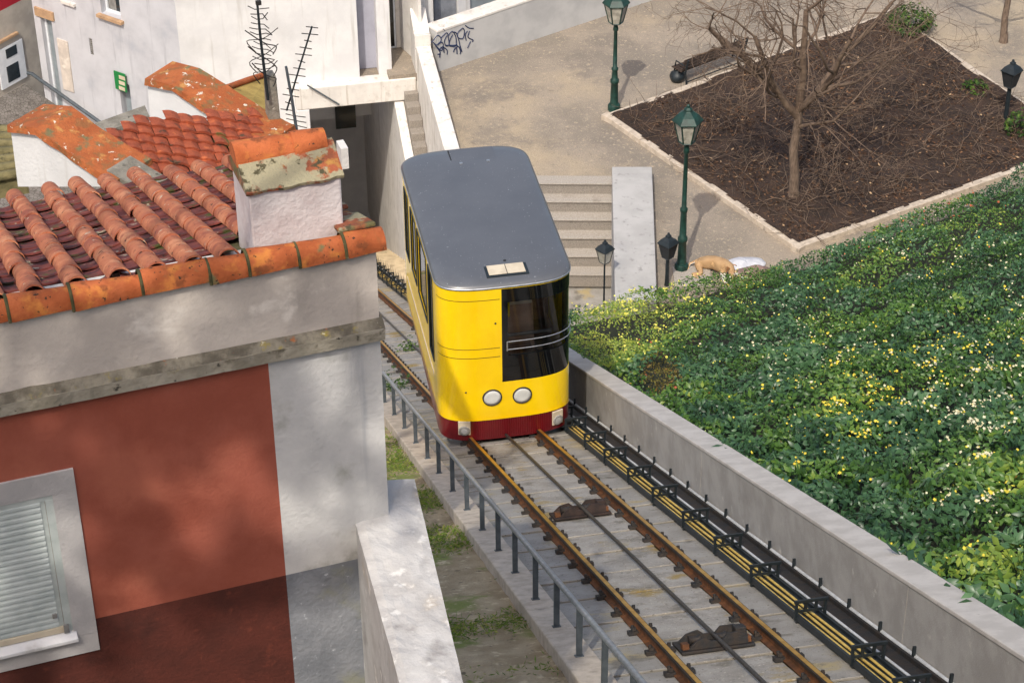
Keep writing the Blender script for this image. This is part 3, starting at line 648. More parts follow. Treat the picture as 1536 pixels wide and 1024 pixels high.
# main facade
UFA = UL-.35; fl = uv(atu(272, 100, UFA)); fr_ = uv(atu(539, 100, UFA))
ZR = 1.5
b = MB(); b.prism([W(UFA, fl[1], -20.1), W(UFA, vL, -20.1), W(UFA, vL, zt_-.02), W(UFA, fr_[1], zt_-.02), W(UFA, fr_[1], ZR), W(UFA, fl[1], ZR)], -U*.4); b.build('front_wall', m_plaster, t)
re_ = uv(atu(565, 100, UFA-.5))
b = MB(); b.prism([W(UFA-.55, fr_[1]-.3, zt_-.02), W(UFA-.55, re_[1]+.05, zt_-.02), W(UFA-.55, re_[1]+.05, ZR), W(UFA-.55, fr_[1]-.3, ZR)], -U*.3); b.build('recessed_wall', m_lav, t)
p_ = uv(atu(566, 60, UFA-.1)); q_ = uv(atu(586, 60, UFA-.1))
b = MB(); b.box(W(UFA-.1, p_[1], zt_-.02), -U*.5, V*(q_[1]-p_[1]), Z*(ZR-zt_)); b.build('pilaster', m_plaster, t)
# door recess
UD = UL-1.75
p_ = uv(atu(583, 72, UD)); q_ = uv(atu(600, 72, UD))
b = MB(); b.box(W(UD, p_[1]-.3, ZP), -U*.3, V*(q_[1]-p_[1]+1.2), Z*(ZR-ZP)); b.build('door_wall', m_plaster_w, t)
b = MB(); b.box(W(UD+.03, p_[1]-.2, ZP+.02), -U*.05, V*(q_[1]-p_[1]+.1), Z*2.2); dr = b.build('door', m_blackglass, t)
b = MB(); b.box(W(UD+.05, q_[1]-.16, ZP+.02), -U*.05, V*.05, Z*2.1); b.box(W(UD+.05, p_[1]-.2, ZP+.02), -U*.05, V*.4, Z*.05); b.build('door_frame', m_wframe, dr)
b = MB(); b.prism([W(UD, q_[1]+.02, ZP+.01), W(UD+1.2, q_[1]+.42, ZP+.01), W(UD+1.2, q_[1]+.5, ZP+.01), W(UD, q_[1]+.3, ZP+.01)], Z*(ZR-ZP)); b.build('door_reveal', m_plaster_w, t)
p_ = uv(atu(622, 20, UL-1.2)); q_ = uv(atu(650, 20, UL-1.2))
b = MB(); b.box(W(UL-1.2, p_[1], ZP), -U*.5, V*(q_[1]-p_[1]), Z*(ZR-ZP)); b.build('corner_pier', m_plaster, t)
# left wing
FC = W(UFA, fl[1], 0); DW = ydir(-55); NW = np.array([-DW[1], DW[0], 0]); NW = NW if NW@(CAM-FC) > 0 else -NW
def wing(px, py): h_ = hit(px, py, FC, NW)-FC; return float(h_@DW), float(h_[2])
def onw(a, z, o=0.): return FC+DW*a+Z*z+NW*o
wl = wing(60, 90)[0]
def holes_wall(name, m, fn, a0, a1, z0, z1, holes, dep_, parent):
    xs_ = sorted({a0, a1}|{h[0] for h in holes}|{h[1] for h in holes}); zs_ = sorted({z0, z1}|{h[2] for h in holes}|{h[3] for h in holes}); g = MB()
    for i in range(len(xs_)-1):
        for j in range(len(zs_)-1):
            mx, mz = (xs_[i]+xs_[i+1])/2, (zs_[j]+zs_[j+1])/2
            if any(h[0] < mx < h[1] and h[2] < mz < h[3] for h in holes): continue
            g.poly([fn(xs_[i], zs_[j], 0), fn(xs_[i+1], zs_[j], 0), fn(xs_[i+1], zs_[j+1], 0), fn(xs_[i], zs_[j+1], 0)])
    for h in holes:
        c_ = [(h[0], h[2]), (h[1], h[2]), (h[1], h[3]), (h[0], h[3])]
        for k in range(4): p, q = c_[k], c_[(k+1) % 4]; g.poly([fn(*p, 0), fn(*q, 0), fn(*q, -dep_), fn(*p, -dep_)])
    g.poly([fn(a0, z0, -dep_-.05), fn(a1, z0, -dep_-.05), fn(a1, z1, -dep_-.05), fn(a0, z1, -dep_-.05)])
    g.poly([fn(a1, z0, 0), fn(a1, z1, 0), fn(a1, z1, -dep_-.05), fn(a1, z0, -dep_-.05)])
    return g.build(name, m, parent)
def wr(px0, py0, px1, py1, za=None, zb=None):
    a_, z1_ = wing(px0, py0); c_, z2_ = wing(px1, py1)
    z1_ = za if za is not None else z1_; z2_ = zb if zb is not None else z2_
    return (min(a_, c_), max(a_, c_), min(z1_, z2_), max(z1_, z2_))
h1, h2, h3, h4, h5 = wr(150, 0, 182, 30, za=-3.), wr(178, 122, 201, 188, zb=-14), wr(60, 24, 88, 112, zb=-13.5), wr(133, 57, 141, 84), wr(98, 0, 110, 4, za=-3.)
holes_wall('wing_wall', m_plaster_shade, onw, 0, wl, -20.1, ZR, [h1, h2, h3, h4, h5], .28, t)
def inset(name, m, h, o0, th, par=t, mg=0.):
    g = MB(); g.prism([onw(h[0]+mg, h[2]+mg, o0), onw(h[1]-mg, h[2]+mg, o0), onw(h[1]-mg, h[3]-mg, o0), onw(h[0]+mg, h[3]-mg, o0)], NW*th); return g.build(name, m, par)
def frame_(h, o0, wd_, par, m=None):
    for q_ in ((h[0], h[0]+wd_, h[2], h[3]), (h[1]-wd_, h[1], h[2], h[3]), (h[0]+wd_+.001, h[1]-wd_-.001, h[3]-wd_, h[3]), (h[0]+wd_+.001, h[1]-wd_-.001, h[2], h[2]+wd_)): inset('window_frame', m or m_wframe, q_, o0, .05, par)
wn = inset('window', m_winddark, h1, -.27, .02); frame_(h1, -.245, .07, wn); inset('curtain', m_greycloth, (h1[0]+.4, h1[1]-.08, h1[2]+.08, h1[3]-.08), -.262, .015, wn)
wn = inset('window', m_winddark, h5, -.27, .02); frame_(h5, -.245, .06, wn)
wd_ = wing(150, 29); we_ = wing(183, 45); zs_ = h1[2]
g = MB(); g.prism([onw(h1[0]-.1, zs_-.10, -.2), onw(h1[1]+.1, zs_-.10, -.2), onw(h1[1]+.1, zs_-.01, -.2), onw(h1[0]-.1, zs_-.01, -.2)], NW*.34); g.build('window_sill', m_ochre, t)
g = MB(); g.prism([onw(h5[0]-.1, h5[2]-.10, -.2), onw(h5[1]+.1, h5[2]-.10, -.2), onw(h5[1]+.1, h5[2]-.01, -.2), onw(h5[0]-.1, h5[2]-.01, -.2)], NW*.30); g.build('window_sill', m_plaster_w, t)
vt = inset('vent', m_iron, h4, -.10, .02)
for k in range(9):
    zz_ = h4[2]+(h4[3]-h4[2])*(k+.3)/9; inset('vent_slat', m_greycloth, (h4[0], h4[1], zz_, zz_+.025), -.07, .05, vt)
inset('door', m_greydoor, h2, -.25, .04)
inset('grey_panel', m_frieze, wr(86, 57, 112, 139), .003, .03)
dd = inset('door', m_greydoor, h3, -.24, .04); frame_(h3, -.195, .08, dd)
lz = h3[3]
g = MB(); g.prism([onw(h3[0]-.15, lz+.003, .002), onw(h3[1]+.15, lz+.003, .002), onw(h3[1]+.15, lz+.28, .002), onw(h3[0]-.15, lz+.28, .002)], NW*.06); g.build('lintel', m_ochre, t)
def wrect(name, m, px0, py0, px1, py1, o0, th, parent=t):
    a_, z1_ = wing(px0, py0); c_, z2_ = wing(px1, py1); g = MB(); g.prism([onw(a_, z2_, o0), onw(c_, z2_, o0), onw(c_, z1_, o0), onw(a_, z1_, o0)], NW*th); return g.build(name, m, parent)
sg = wrect('exit_sign', m_signgreen, 174, 104, 194, 137, .08, .03, None)
sgb = [float(x) for x in onw(*wing(184, 120), .08)]
# re-seat the sign as a thing of its own
for k in range(3):
    a_, z_ = wing(182, 109.5+8*k); c_, z2 = wing(192, 121+8*k); g = MB(); zc = (z_+z2)/2
    g.prism([onw(a_, z_-.02, .111), onw(c_, z_-.02, .111), onw(c_, z_-.14, .111), onw(a_, z_-.14, .111)], NW*.006); g.build('white_stripe', m_cream, sg)
tag(sg, 'small green sign with three pale bars above a grey door', 'sign')
b = MB(); q = [hit(px, py, FC, NW)+NW*.35 for px, py in ((54, 103), (60, 104), (180, 189), (240, 231))]; b.tube(q, .055, 8)
tag(b.build('drain_pipe', m_post), 'long sloping grey pipe running down in front of the shaded white wall', 'pipe')
# cobbled lane in front of the wing
lp = [hit(50, 100, FC, NW), hit(150, 190, FC, NW)]
n_ = np.cross(lp[1]-lp[0], NW+Z*.02)
lane = [lp[0]-DW*-3+(lp[0]-lp[1])*.0, lp[1]+(lp[1]-lp[0])*.6, lp[1]+(lp[1]-lp[0])*.6+NW*8, lp[0]+NW*8+DW*3]
lane[0] = lp[0]+DW*3
b = MB(); b.poly(lane); tag(b.build('cobbled_lane', m_cobble), kind='structure')
# cream house on the far left, at right angles to the wing
cx = wing(31, 80)[0]; FP = onw(cx, 0); DP = NW; NP = DW*-1
def cr(px, py): h_ = hit(px, py, FP, NP)-FP; return float(h_@DP), float(h_[2])
def onc(a, z, o=0.): return FP+DP*a+Z*z+NP*o
t2 = thing('cream_house', onc(1.5, -13), 'narrow cream house with a red painted top and a white window at the far left', 'house')
zr_ = cr(14, 10)[1]
b = MB(); b.prism([onc(-1, -20.1), onc(6, -20.1), onc(6, zr_), onc(-1, zr_)], -NP*.5); b.build('wall', m_creamwall, t2)
b = MB(); b.prism([onc(-1, zr_+.002), onc(6, zr_+.002), onc(6, ZR), onc(-1, ZR)], -NP*.5); b.build('upper_wall', m_redpaint, t2)
def crect(name, m, px0, py0, px1, py1, o0, th, par):
    a_, z1_ = cr(px0, py0); c_, z2_ = cr(px1, py1); g = MB(); g.prism([onc(a_, z2_, o0), onc(c_, z2_, o0), onc(c_, z1_, o0), onc(a_, z1_, o0)], NP*th); return g.build(name, m, par)
crect('ledge', m_ochre, 24, 47, -20, 74, .003, .1, t2)
wn = crect('window', m_wframe, 31, 58, 2, 135, .003, .05, t2); crect('pane', m_winddark, 22, 66, 8, 88, .054, .01, wn); crect('pane', m_winddark, 25, 91, 11, 124, .054, .01, wn)

# ================================================================== SCRIBBLED WALL + BUILDING BEHIND
g0 = atz(663, 106, ZP); g1 = atz(909, 24, ZP); DG = (g1-g0); LG = np.linalg.norm(DG); DG /= LG; NG = np.array([DG[1], -DG[0], 0]); NG = NG if NG@(CAM-g0) > 0 else -NG
t = thing('scribbled_wall', g0, 'grey concrete wall with a broad white coping and dark blue sprayed scribbles behind the square', 'wall')
HG = 1.25
b = MB(); b.prism([g0-DG*.12, g0+DG*(LG+9), g0+DG*(LG+9)+Z*(HG+.25), g0-DG*.12+Z*HG], -NG*.5); b.build('wall', mat('smooth_concrete', hx('#b9b8b6'), hx('#a9a8a7'), 1.2, .92, .2, 40., layers=[(hx('#94928f'), .8, .6, .8)]), t)
b = MB(); b.prism([g0-DG*.14+NG*.02+Z*HG, g0+DG*(LG+9)+NG*.02+Z*(HG+.25), g0+DG*(LG+9)+NG*.02+Z*(HG+.33), g0-DG*.14+NG*.02+Z*(HG+.08)], -NG*.55); b.build('coping', m_plaster_w, t, bevel=.015)
def gp(x, y):                                          # crop pixels of the close view -> wall plane
    h_ = hit(560+x/7.68, y/7.68, g0+NG*.012, NG); return h_
strokes = [[(668, 495), (690, 470), (740, 410), (778, 440), (775, 480), (725, 520), (700, 500), (770, 580), (800, 570), (775, 545)], [(740, 520), (790, 490), (805, 530), (760, 570)],
 [(780, 440), (845, 380), (865, 440), (870, 520), (835, 530), (820, 470), (850, 410)], [(865, 410), (910, 365), (950, 430), (950, 530), (880, 530), (880, 470), (915, 400)],
 [(930, 370), (965, 400), (1000, 540), (960, 520), (955, 450)], [(1030, 325), (985, 365), (965, 410), (990, 445), (1035, 440), (1050, 360), (1030, 325)], [(1085, 360), (1060, 400), (1070, 470)],
 [(1060, 295), (1100, 325), (1155, 330)], [(1110, 360), (1090, 430), (1150, 465), (1135, 480)], [(1120, 480), (1085, 555)], [(800, 540), (850, 580), (850, 630)], [(810, 550), (815, 610)], [(925, 605), (935, 570), (970, 540)], [(960, 560), (965, 625)],
 [(990, 545), (1005, 600), (1000, 625)], [(1000, 530), (1020, 600)], [(740, 628), (775, 625)], [(770, 600), (765, 665)], [(800, 335), (825, 355)], [(690, 490), (720, 530), (770, 600)], [(840, 525), (945, 525)]]
b = MB()
def smoothp(pts, k=4):
    out = []
    P_ = [pts[0]]+pts+[pts[-1]]
    for i in range(1, len(P_)-2):
        p0_, p1_, p2_, p3_ = map(np.array, P_[i-1:i+3])
        for s in np.linspace(0, 1, k, endpoint=False): out.append(.5*((2*p1_)+(-p0_+p2_)*s+(2*p0_-5*p1_+4*p2_-p3_)*s*s+(-p0_+3*p1_-3*p2_+p3_)*s**3))
    out.append(np.array(pts[-1])); return out
for s_ in strokes: b.tube([gp(*q) for q in smoothp(s_)], .016, 4)
b.build('scribble', m_ink, t)
t = thing('lavender_building', g0-NG*3, 'lavender grey building front with a white pilaster and grey door above the scribbled wall', 'building')
B0 = g0-NG*1.6
def bb(px, py): h_ = hit(px, py, B0, NG)-B0; return float(h_@DG), float(h_[2])
def brect(name, m, px0, px1, z0_, z1_, o0, th, par=None):
    a_ = bb(px0, 15)[0]; c_ = bb(px1, 15)[0]; g = MB(); g.prism([B0+DG*a_+Z*z0_+NG*o0, B0+DG*c_+Z*z0_+NG*o0, B0+DG*c_+Z*z1_+NG*o0, B0+DG*a_+Z*z1_+NG*o0], NG*th); return g.build(name, m, par or t)
brect('wall', m_lav, 640, 940, -.5, 5, -.3, .3); brect('pilaster', m_plaster, 684, 702, -.5, 5, .003, .12); brect('door', m_greydoor, 703, 756, -.5, 2.6, .003, .03); brect('plinth', m_strip_low, 650, 683, -.5, 1.75, .003, .05)

# ================================================================== RED HOUSE IN FRONT
HB = dep(583, 768, 15.5); HE = ydir(71); HA = np.array([-HE[1], HE[0], 0])
def H(a, b_, z): return HB+HE*a+HA*b_+Z*z
def onh(px, py): h_ = hit(px, py, HB, HA)-HB; return float(h_@HE), float(h_[2])
house = thing('red_house', H(-2.5, 2, -5), 'red and grey rendered house with an old terracotta tiled roof, nearest the viewer', 'house')
ZH = 2.16; RS = .39                                    # top of wall, roof fall per metre away
HL = -7.
b = MB(); b.prism([H(0, .03, -8), H(0, .03, ZH-.06), H(HL, .03, ZH-.06), H(HL, .03, -8)], HA*.3)
b.prism([H(-.3, .33, -8), H(-.3, .33, ZH-.2), H(-.3, 3.0, ZH-.2-RS*2.7), H(-.3, 3.0, -8)], HE*.3); b.build('wall', m_strip, house)
def hpan(name, m, a0, a1, z0_, z1_, th=.03, o=0.): 
    g = MB(); g.box(H(a0, .029-o, z0_), HE*(a1-a0), HA*-(th), Z*(z1_-z0_)); return g.build(name, m, house)
hpan('frieze', m_frieze, HL, 0, 1.56, ZH)
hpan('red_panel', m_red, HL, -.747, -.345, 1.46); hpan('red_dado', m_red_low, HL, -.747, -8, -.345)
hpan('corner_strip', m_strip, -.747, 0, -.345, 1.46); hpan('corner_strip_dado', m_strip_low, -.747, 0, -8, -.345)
b = MB(); nseg = 60
for zz, zt2, mi in ((1.455, 1.565, 0), (1.565, 1.60, 1)):
    rings = []
    for x in np.linspace(HL, .02, nseg):
        j = .008*mnoise.noise(Vector((x*6, zz*9, 1))); o = .055+j
        if mi == 0: rings.append([H(x, .02, zz), H(x, -o, zz+.012), H(x, -o-.012, zt2), H(x, .02, zt2)])
        else: rings.append([H(x, .02, zz), H(x, -o-.010, zz), H(x, -o*.45, zt2+j), H(x, .02, zt2+.02+j*2)])
    b.loft(rings, True, True, mi)
b.build('cornice', [m_cornice, m_cornice_top], house)
# window
fw = -2.06; b = MB(); O = .018
zt2, zb2, wi, zti, zbi = .935, -.605, -2.215, .765, -.385
b.box(H(-3.6, -.001, zti), HE*(fw+3.6), HA*-O, Z*(zt2-zti)); b.box(H(wi, -.001, zbi-.06), HE*(fw-wi), HA*-O, Z*(zti-zbi+.059)); b.box(H(-3.6, -.001, zb2), HE*(fw+3.6), HA*-O, Z*(zbi-.062-zb2))
win = b.build('window', mat('grey_window_surround', hx('#bdb9b7'), hx('#a9a6a5'), 2.5, .92, .35, 40., layers=[(hx('#9b9694'), 1.5, .6, .8)]), house)
b = MB(); b.box(H(-3.55, .0, zti-.04), HE*(wi+3.55), HA*-.012, Z*.04); b.box(H(wi-.05, .0, zbi), HE*.05, HA*-.014, Z*(zti-zbi-.04)); b.box(H(wi-.085, .0, zbi), HE*.033, HA*-.006, Z*(zti-zbi-.04)); b.build('shutter_guide', m_shutter, win)
b = MB(); zz = zbi+.055; k = 0
while zz < zti-.05:
    hgt = .043
    b.prism([H(-3.5, -.001, zz), H(-3.5, -.016, zz+.002), H(-3.5, -.014, zz+hgt*.5), H(-3.5, -.005, zz+hgt-.007), H(-3.5, -.001, zz+hgt)], HE*(wi-.085+3.5)); zz += .0465
b.build('roller_shutter', m_shutter, win)
b = MB(); b.box(H(-3.5, -.001, zbi+.0), HE*(wi-.05+3.5), HA*-.02, Z*.05); b.build('shutter_rail', m_cream, win, bevel=.004)
b = MB(); b.prism([H(-3.6, .0, zbi-.062), H(-3.6, -.075, zbi-.062), H(-3.6, -.075, zbi-.035), H(-3.6, .0, zbi-.003)], HE*(wi+.02+3.6)); b.build('sill', m_plaster, win, bevel=.004)
b = MB(); b.box(H(wi-.12, -.012, zbi+.14), HE*.03, HA*-.012, Z*.035); b.build('latch', m_greycloth, win); b = MB(); b.box(H(wi-.06, -.02, zbi+.0), HE*.035, HA*-.012, Z*.07); b.build('latch', m_greycloth, win)
# roof
def RF(a, s, h=0.): return H(a, .10+s, ZH+.03-RS*s)+Z*h*.93+HA*h*.36
RLEN = 3.3
b = MB(); b.prism([RF(HL, -.05, -.05), RF(0, -.05, -.05), RF(0, RLEN+.1, -.05), RF(HL, RLEN+.1, -.05)], (0, 0, -.12)); roofo = b.build('roof', m_moss, house)
CH0, CH1 = -.84, -.26                                  # chimney span along the wall
def barrel(b, a, s0, s1, r0, r1, h0, h1, up=True, seg=9, jit=0., mi=0):
    """half-barrel tile from s0 (near) to s1 (far)"""
    rings = []
    for s_, r_, h_ in ((s0, r0, h0), (s0+.012, r0*1.01, h0), (s1, r1, h1)):
        row = []
        for q in np.linspace(0, math.pi, seg):
            row.append(RF(a+jit*(s_-s0)-math.cos(q)*r_, s_, h_+(math.sin(q)*r_*.98 if up else -math.sin(q)*r_*.30)))
        rings.append(row)
    outer = rings; th = .014
    inner = [[p-np.array([0, 0, th]) if up else p-np.array([0, 0, th]) for p in r_] for r_ in rings]
    n_ = seg; vs_ = [p for r_ in outer for p in r_]+[p for r_ in inner for p in r_]; off = 3*n_
    fs_ = []
    for k in range(2):
        for i in range(n_-1):
            fs_.append((k*n_+i, k*n_+i+1, (k+1)*n_+i+1, (k+1)*n_+i))
    b.add(vs_, fs_, mi, True)
    b.add([p for p in outer[0]]+[p for p in inner[0]], [(i, i+1, n_+i+1, n_+i) for i in range(n_-1)], mi, False)
tb = MB(); pbm = MB()
a = -.20
row = 0
while a > HL+.3:
    js = RNG.normal(0, .012)
    if not (CH0-.03 < a < CH1+.12):
        s = -.06+RNG.uniform(0, .05)
        k = 0
        while s < RLEN:
            Lt = .40+RNG.normal(0, .012); dz = RNG.normal(0, .006)
            barrel(tb, a+js+RNG.normal(0, .005), s, s+Lt+.03, .070, .066, .012+dz*.5, .009+dz*.5, True, 11, RNG.normal(0, .01))
            s += Lt; k += 1
    else:
        s = .62
        while s < RLEN:
            barrel(tb, a+js, s, s+.43, .070, .063, .014, .008); s += .4
    ap = a-.118; s = -.02+RNG.uniform(0, .1)
    if CH0-.06 < ap < CH1+.05: s = .64
    if True:
        while s < RLEN:
            barrel(pbm, ap+RNG.normal(0, .008), s, s+.30, .105, .095, .030+RNG.normal(0, .006), .006, False, 9); s += .26+RNG.normal(0, .01)
    a -= .236; row += 1
tb.build('cover_tiles', m_tile, roofo); pbm.build('channel_tiles', m_tile_p, roofo)
# right verge: broken lichened tiles
b = MB(); s = .05
while s < RLEN:
    c = RF(-.10+RNG.normal(0, .015), s, .05+RNG.normal(0, .01)); b.cbox(c, HE*.24, (HA-Z*RS)*(.22), Z*.03+HA*.01); s += .17
b.build('verge_tiles', m_tile_old, roofo, bevel=.012)
b = MB()
for px, py, w_, h_ in ((514, 232, .05, .16),):
    c = hit(px, py, H(0, 1.3, 0), HA); b.cbox(c, HE*w_, HA*.12, Z*h_)
b.build('plaster_block', m_plaster_w, roofo)
# ridge tiles along the front edge
edges_px = [0, 104, 210, 312, 406, 456, 524, 563]
xs = [-7., -6.5, -6.05, -5.6, -5.12, -4.66, -4.2, -3.72, -3.25, -2.8]+[onh(p, 440-.168*p)[0] for p in (8, 104, 210, 312)]+[-.82, -.50, -.2, .03]
cr_ = MB()
for i in range(len(xs)-1):
    x0, x1 = xs[i], xs[i+1]+.03; r0 = .097+RNG.normal(0, .004); r1 = .083+RNG.normal(0, .003); rings = []
    dz = RNG.normal(0, .006)
    for x, r_ in ((x0, r0), (x0+.03, r0+.003), ((x0+x1)/2, (r0+r1)/2), (x1, r1)):
        rings.append([H(x, .045-math.cos(q)*r_*1.05, ZH-.015+dz+math.sin(q)*r_*1.12) for q in np.linspace(-.12, math.pi+.12, 13)])
    cr_.loft(rings, False, False, 0, True)
    cr_.poly(rings[0][::-1]); cr_.poly(rings[-1])
    mo = MB(); rj = [[H(x, .045-math.cos(q)*r_*1.05, ZH-.015+dz+math.sin(q)*r_*1.12) for q in np.linspace(-.1, math.pi+.1, 13)] for x, r_ in ((x0-.014, r0*.98), (x0-.010, r0+.007), (x0+.004, r0+.007), (x0+.008, r0*.98))]
    mo.loft(rj, False, False, 0, True); mo.build('mortar_joint', m_moss, roofo)
cr_.build('ridge_tiles', m_tile_o, roofo)
# chimney
cz0 = ZH-.25; c0b, c1b = .20, .66
zc1 = ZH+.29
fb = [onh(378, 347), onh(515, 326)]
pA = hit(378, 347, H(0, c0b, 0), HA)-HB; pB = hit(515, 326, H(0, c0b, 0), HA)-HB; pT = hit(372, 284, H(0, c0b, 0), HA)-HB; pT2 = hit(515, 262, H(0, c0b, 0), HA)-HB
ca0, ca1 = float(pA@HE), float(pB@HE); ct = float(pT[2])
dC = .46
b = MB(); b.prism([H(ca0, c0b, ct-.9), H(ca1, c0b, ct-.9), H(ca1, c0b, ct), H(ca0, c0b, ct)], HA*dC); chim = b.build('chimney', m_chim, roofo, bevel=.012)
b = MB(); nn_ = 14; rings = []
for x in np.linspace(ca0-.02, ca1+.015, nn_):
    j = .012*mnoise.noise(Vector((x*9, 3, 1))); rings.append([H(x, c0b-.03+j, ct-.01+j), H(x, c0b+.19, ct+.12), H(x, c0b+.24, ct+.12), H(x, c0b+dC+.02, ct-.02), H(x, c0b+dC+.02, ct-.06), H(x, c0b-.02+j, ct-.035+j)])
b.loft(rings, True, True); b.build('lichen_slab', m_tile_old, chim)
b = MB()
for i, (x0, x1) in enumerate(((ca0-.03, (ca0+ca1)/2+.06), ((ca0+ca1)/2+.05, ca1-.03))):
    rings = []
    for x, r_ in ((x0, .100), (x0+.03, .103), (x1, .090)): rings.append([H(x, c0b+.25-math.cos(q)*r_, ct+.085+math.sin(q)*r_*1.1) for q in np.linspace(-.1, math.pi+.1, 13)])
    b.loft(rings, False, False, 0, True); b.poly(rings[0][::-1]); b.poly(rings[-1])
b.build('ridge_tile', m_tile_o, chim)

# low parapet running from the house corner towards the viewer
PZ = HB[2]-.02
pp = [atz(px, py, PZ) for px, py in ((532, 779), (584, 769), (586, 722), (623, 720), (695, 1024), (742, 1224), (645, 1200), (600, 1024))]
b = MB(); rings = []
L0, R0 = atz(517, 724, PZ), atz(622, 720, PZ); L1 = atz(600, 1024, PZ); R1 = atz(695, 1024, PZ)
L0b = L0+(L0-L1)*.12
N_ = 46
for f in np.linspace(0, 1.45, N_):
    l = L0+(L1-L0)*f; r_ = R0+(R1-R0)*f
    row = [l-Z*6]
    for q in np.linspace(0, 1, 9):
        p = l+(r_-l)*q; p = p+Z*(.018*mnoise.noise(Vector(p*4))+.010*mnoise.noise(Vector(p*13)))
        if q == 0: p = p-Z*.015
        row.append(p)
    row.append(r_-Z*6); rings.append(row)
b.loft(rings, False, False, 0, False); b.poly(rings[0]); b.poly(rings[-1][::-1])
b.v = b.v
par = b.build('parapet', m_lowwall, None, loc=R0); tag(par, 'thick whitewashed parapet with a rough flat top running from the red house corner', 'wall')

# ================================================================== NEIGHBOURING ROOFS BEHIND
nb = thing('tiled_house', dep(300, 240, 23)-Z*3, 'lower house behind with worn red tile courses and two white gable walls capped in orange', 'house')
D1 = HE*.93-Z*.34; D1 /= np.linalg.norm(D1); D2 = HA*.9+Z*.22; D2 = D2/np.linalg.norm(D2)
P2 = dep(300, 246, 21.5); n2 = np.cross(D1, D2)
def r2(px, py): h_ = hit(px, py, P2, n2)-P2; return float(h_@D1), float((h_-D1*(h_@D1))@(D2-D1*(D2@D1)))
D2o = D2-D1*(D2@D1); D2o /= np.linalg.norm(D2o)
q = [r2(*p) for p in ((140, 212), (195, 184), (225, 176), (400, 172), (425, 250), (330, 266), (200, 268))]
b = MB(); b.prism([P2+D1*x+D2o*y-n2*0-Z*.05 for x, y in q], (0, 0, -.25)); base2 = b.build('roof', m_moss, nb)
g = MB(); cq = np.mean(q, axis=0); g.prism([P2+D1*(cq[0]+(x-cq[0])*.96)+D2o*(cq[1]+(y-cq[1])*.96)-Z*.36 for x, y in q], (0, 0, -9)); g.build('wall', m_plaster, nb)
b = MB(); ymin = min(y for x, y in q); ymax = max(y for x, y in q)
def inside(x, y):
    c = False; j = len(q)-1
    for i in range(len(q)):
        if (q[i][1] > y) != (q[j][1] > y) and x < (q[j][0]-q[i][0])*(y-q[i][1])/(q[j][1]-q[i][1])+q[i][0]: c = not c
        j = i
    return c
nz_ = np.cross(D1, D2o); nz_ = nz_ if nz_[2] > 0 else -nz_
y = ymin
rowh = .13
while y < ymax:
    x = min(p[0] for p in q)
    while x < max(p[0] for p in q):
        if inside(x+.09, y+.06):
            dzr = RNG.normal(0, .012); rings = []
            for yy, h_ in ((y-.01, .045+dzr*.5), (y+rowh+.02, .008+dzr*.5)):
                rings.append([P2+D1*(x+.15*s)+D2o*yy+nz_*(h_+.018*math.sin(s*math.pi)) for s in np.linspace(0, 1, 6)])
            b.loft(rings, False, False, 0, True)
            fr = rings[0]; b.add(fr+[p-nz_*.03 for p in fr], [(i, i+1, 7+i, 6+i) for i in range(5)])
        x += .15+RNG.normal(0, .004)
    y += rowh
b.build('tile_courses', m_tile2, base2)
DT = ydir(35); DLw = ydir(-55)
def gable(name, P0, facepx, cappx, th):
    nF = np.array([-DLw[1], DLw[0], 0])
    pts = [hit(px, py, P0, nF) for px, py in facepx]
    pts = [hit(px, py+5, P0, nF) for px, py in cappx]+[hit(px, py, P0, nF) for px, py in facepx]; g = MB(); g.prism(pts, DT*th); gw = g.build(name, m_chim if 0 else m_plaster, nb)
    top = [hit(px, py, P0, nF) for px, py in cappx]
    g = MB(); rings = []
    tt = [top[0]+(top[-1]-top[0])*0]
    for i in range(len(top)-1):
        for s in np.linspace(0, 1, 12, endpoint=(i == len(top)-2)):
            p = top[i]+(top[i+1]-top[i])*s; tt.append(p)
    for p in tt[1:]:
        j = .01*mnoise.noise(Vector(p*5)); j2 = .015*mnoise.noise(Vector(p*11+np.array([3., 1, 2])))
        rings.append([p-DT*(.05+j)-Z*(.05+j), p-DT*(.04+j2)+Z*(.02+j2), p+DT*(th+.02)+Z*(.025+j), p+DT*(th+.04+j)-Z*.04])
    g.loft(rings, True, True); g.build('tile_cap', m_cap, gw); return gw
gable('gable_wall', dep(228, 190, 23), [(405, 222), (366, 212), (228, 208)], [(221, 118), (262, 128), (330, 172), (372, 198), (405, 215)], .36)
gable('gable_wall', dep(25, 250, 20.5), [(175, 280), (27, 280)], [(16, 188), (58, 192), (104, 226), (150, 256), (178, 272)], .40)
P3 = dep(190, 250, 19.6)
b = MB(); nF = np.array([-DLw[1], DLw[0], 0])
e0, e1 = hit(160, 255, P3, nF), hit(222, 292, P3, nF)
b.prism([e0, e1, e1+DT*.3, e0+DT*.3], (0, 0, -.3)); b.build('cement_flashing', m_cement, nb)
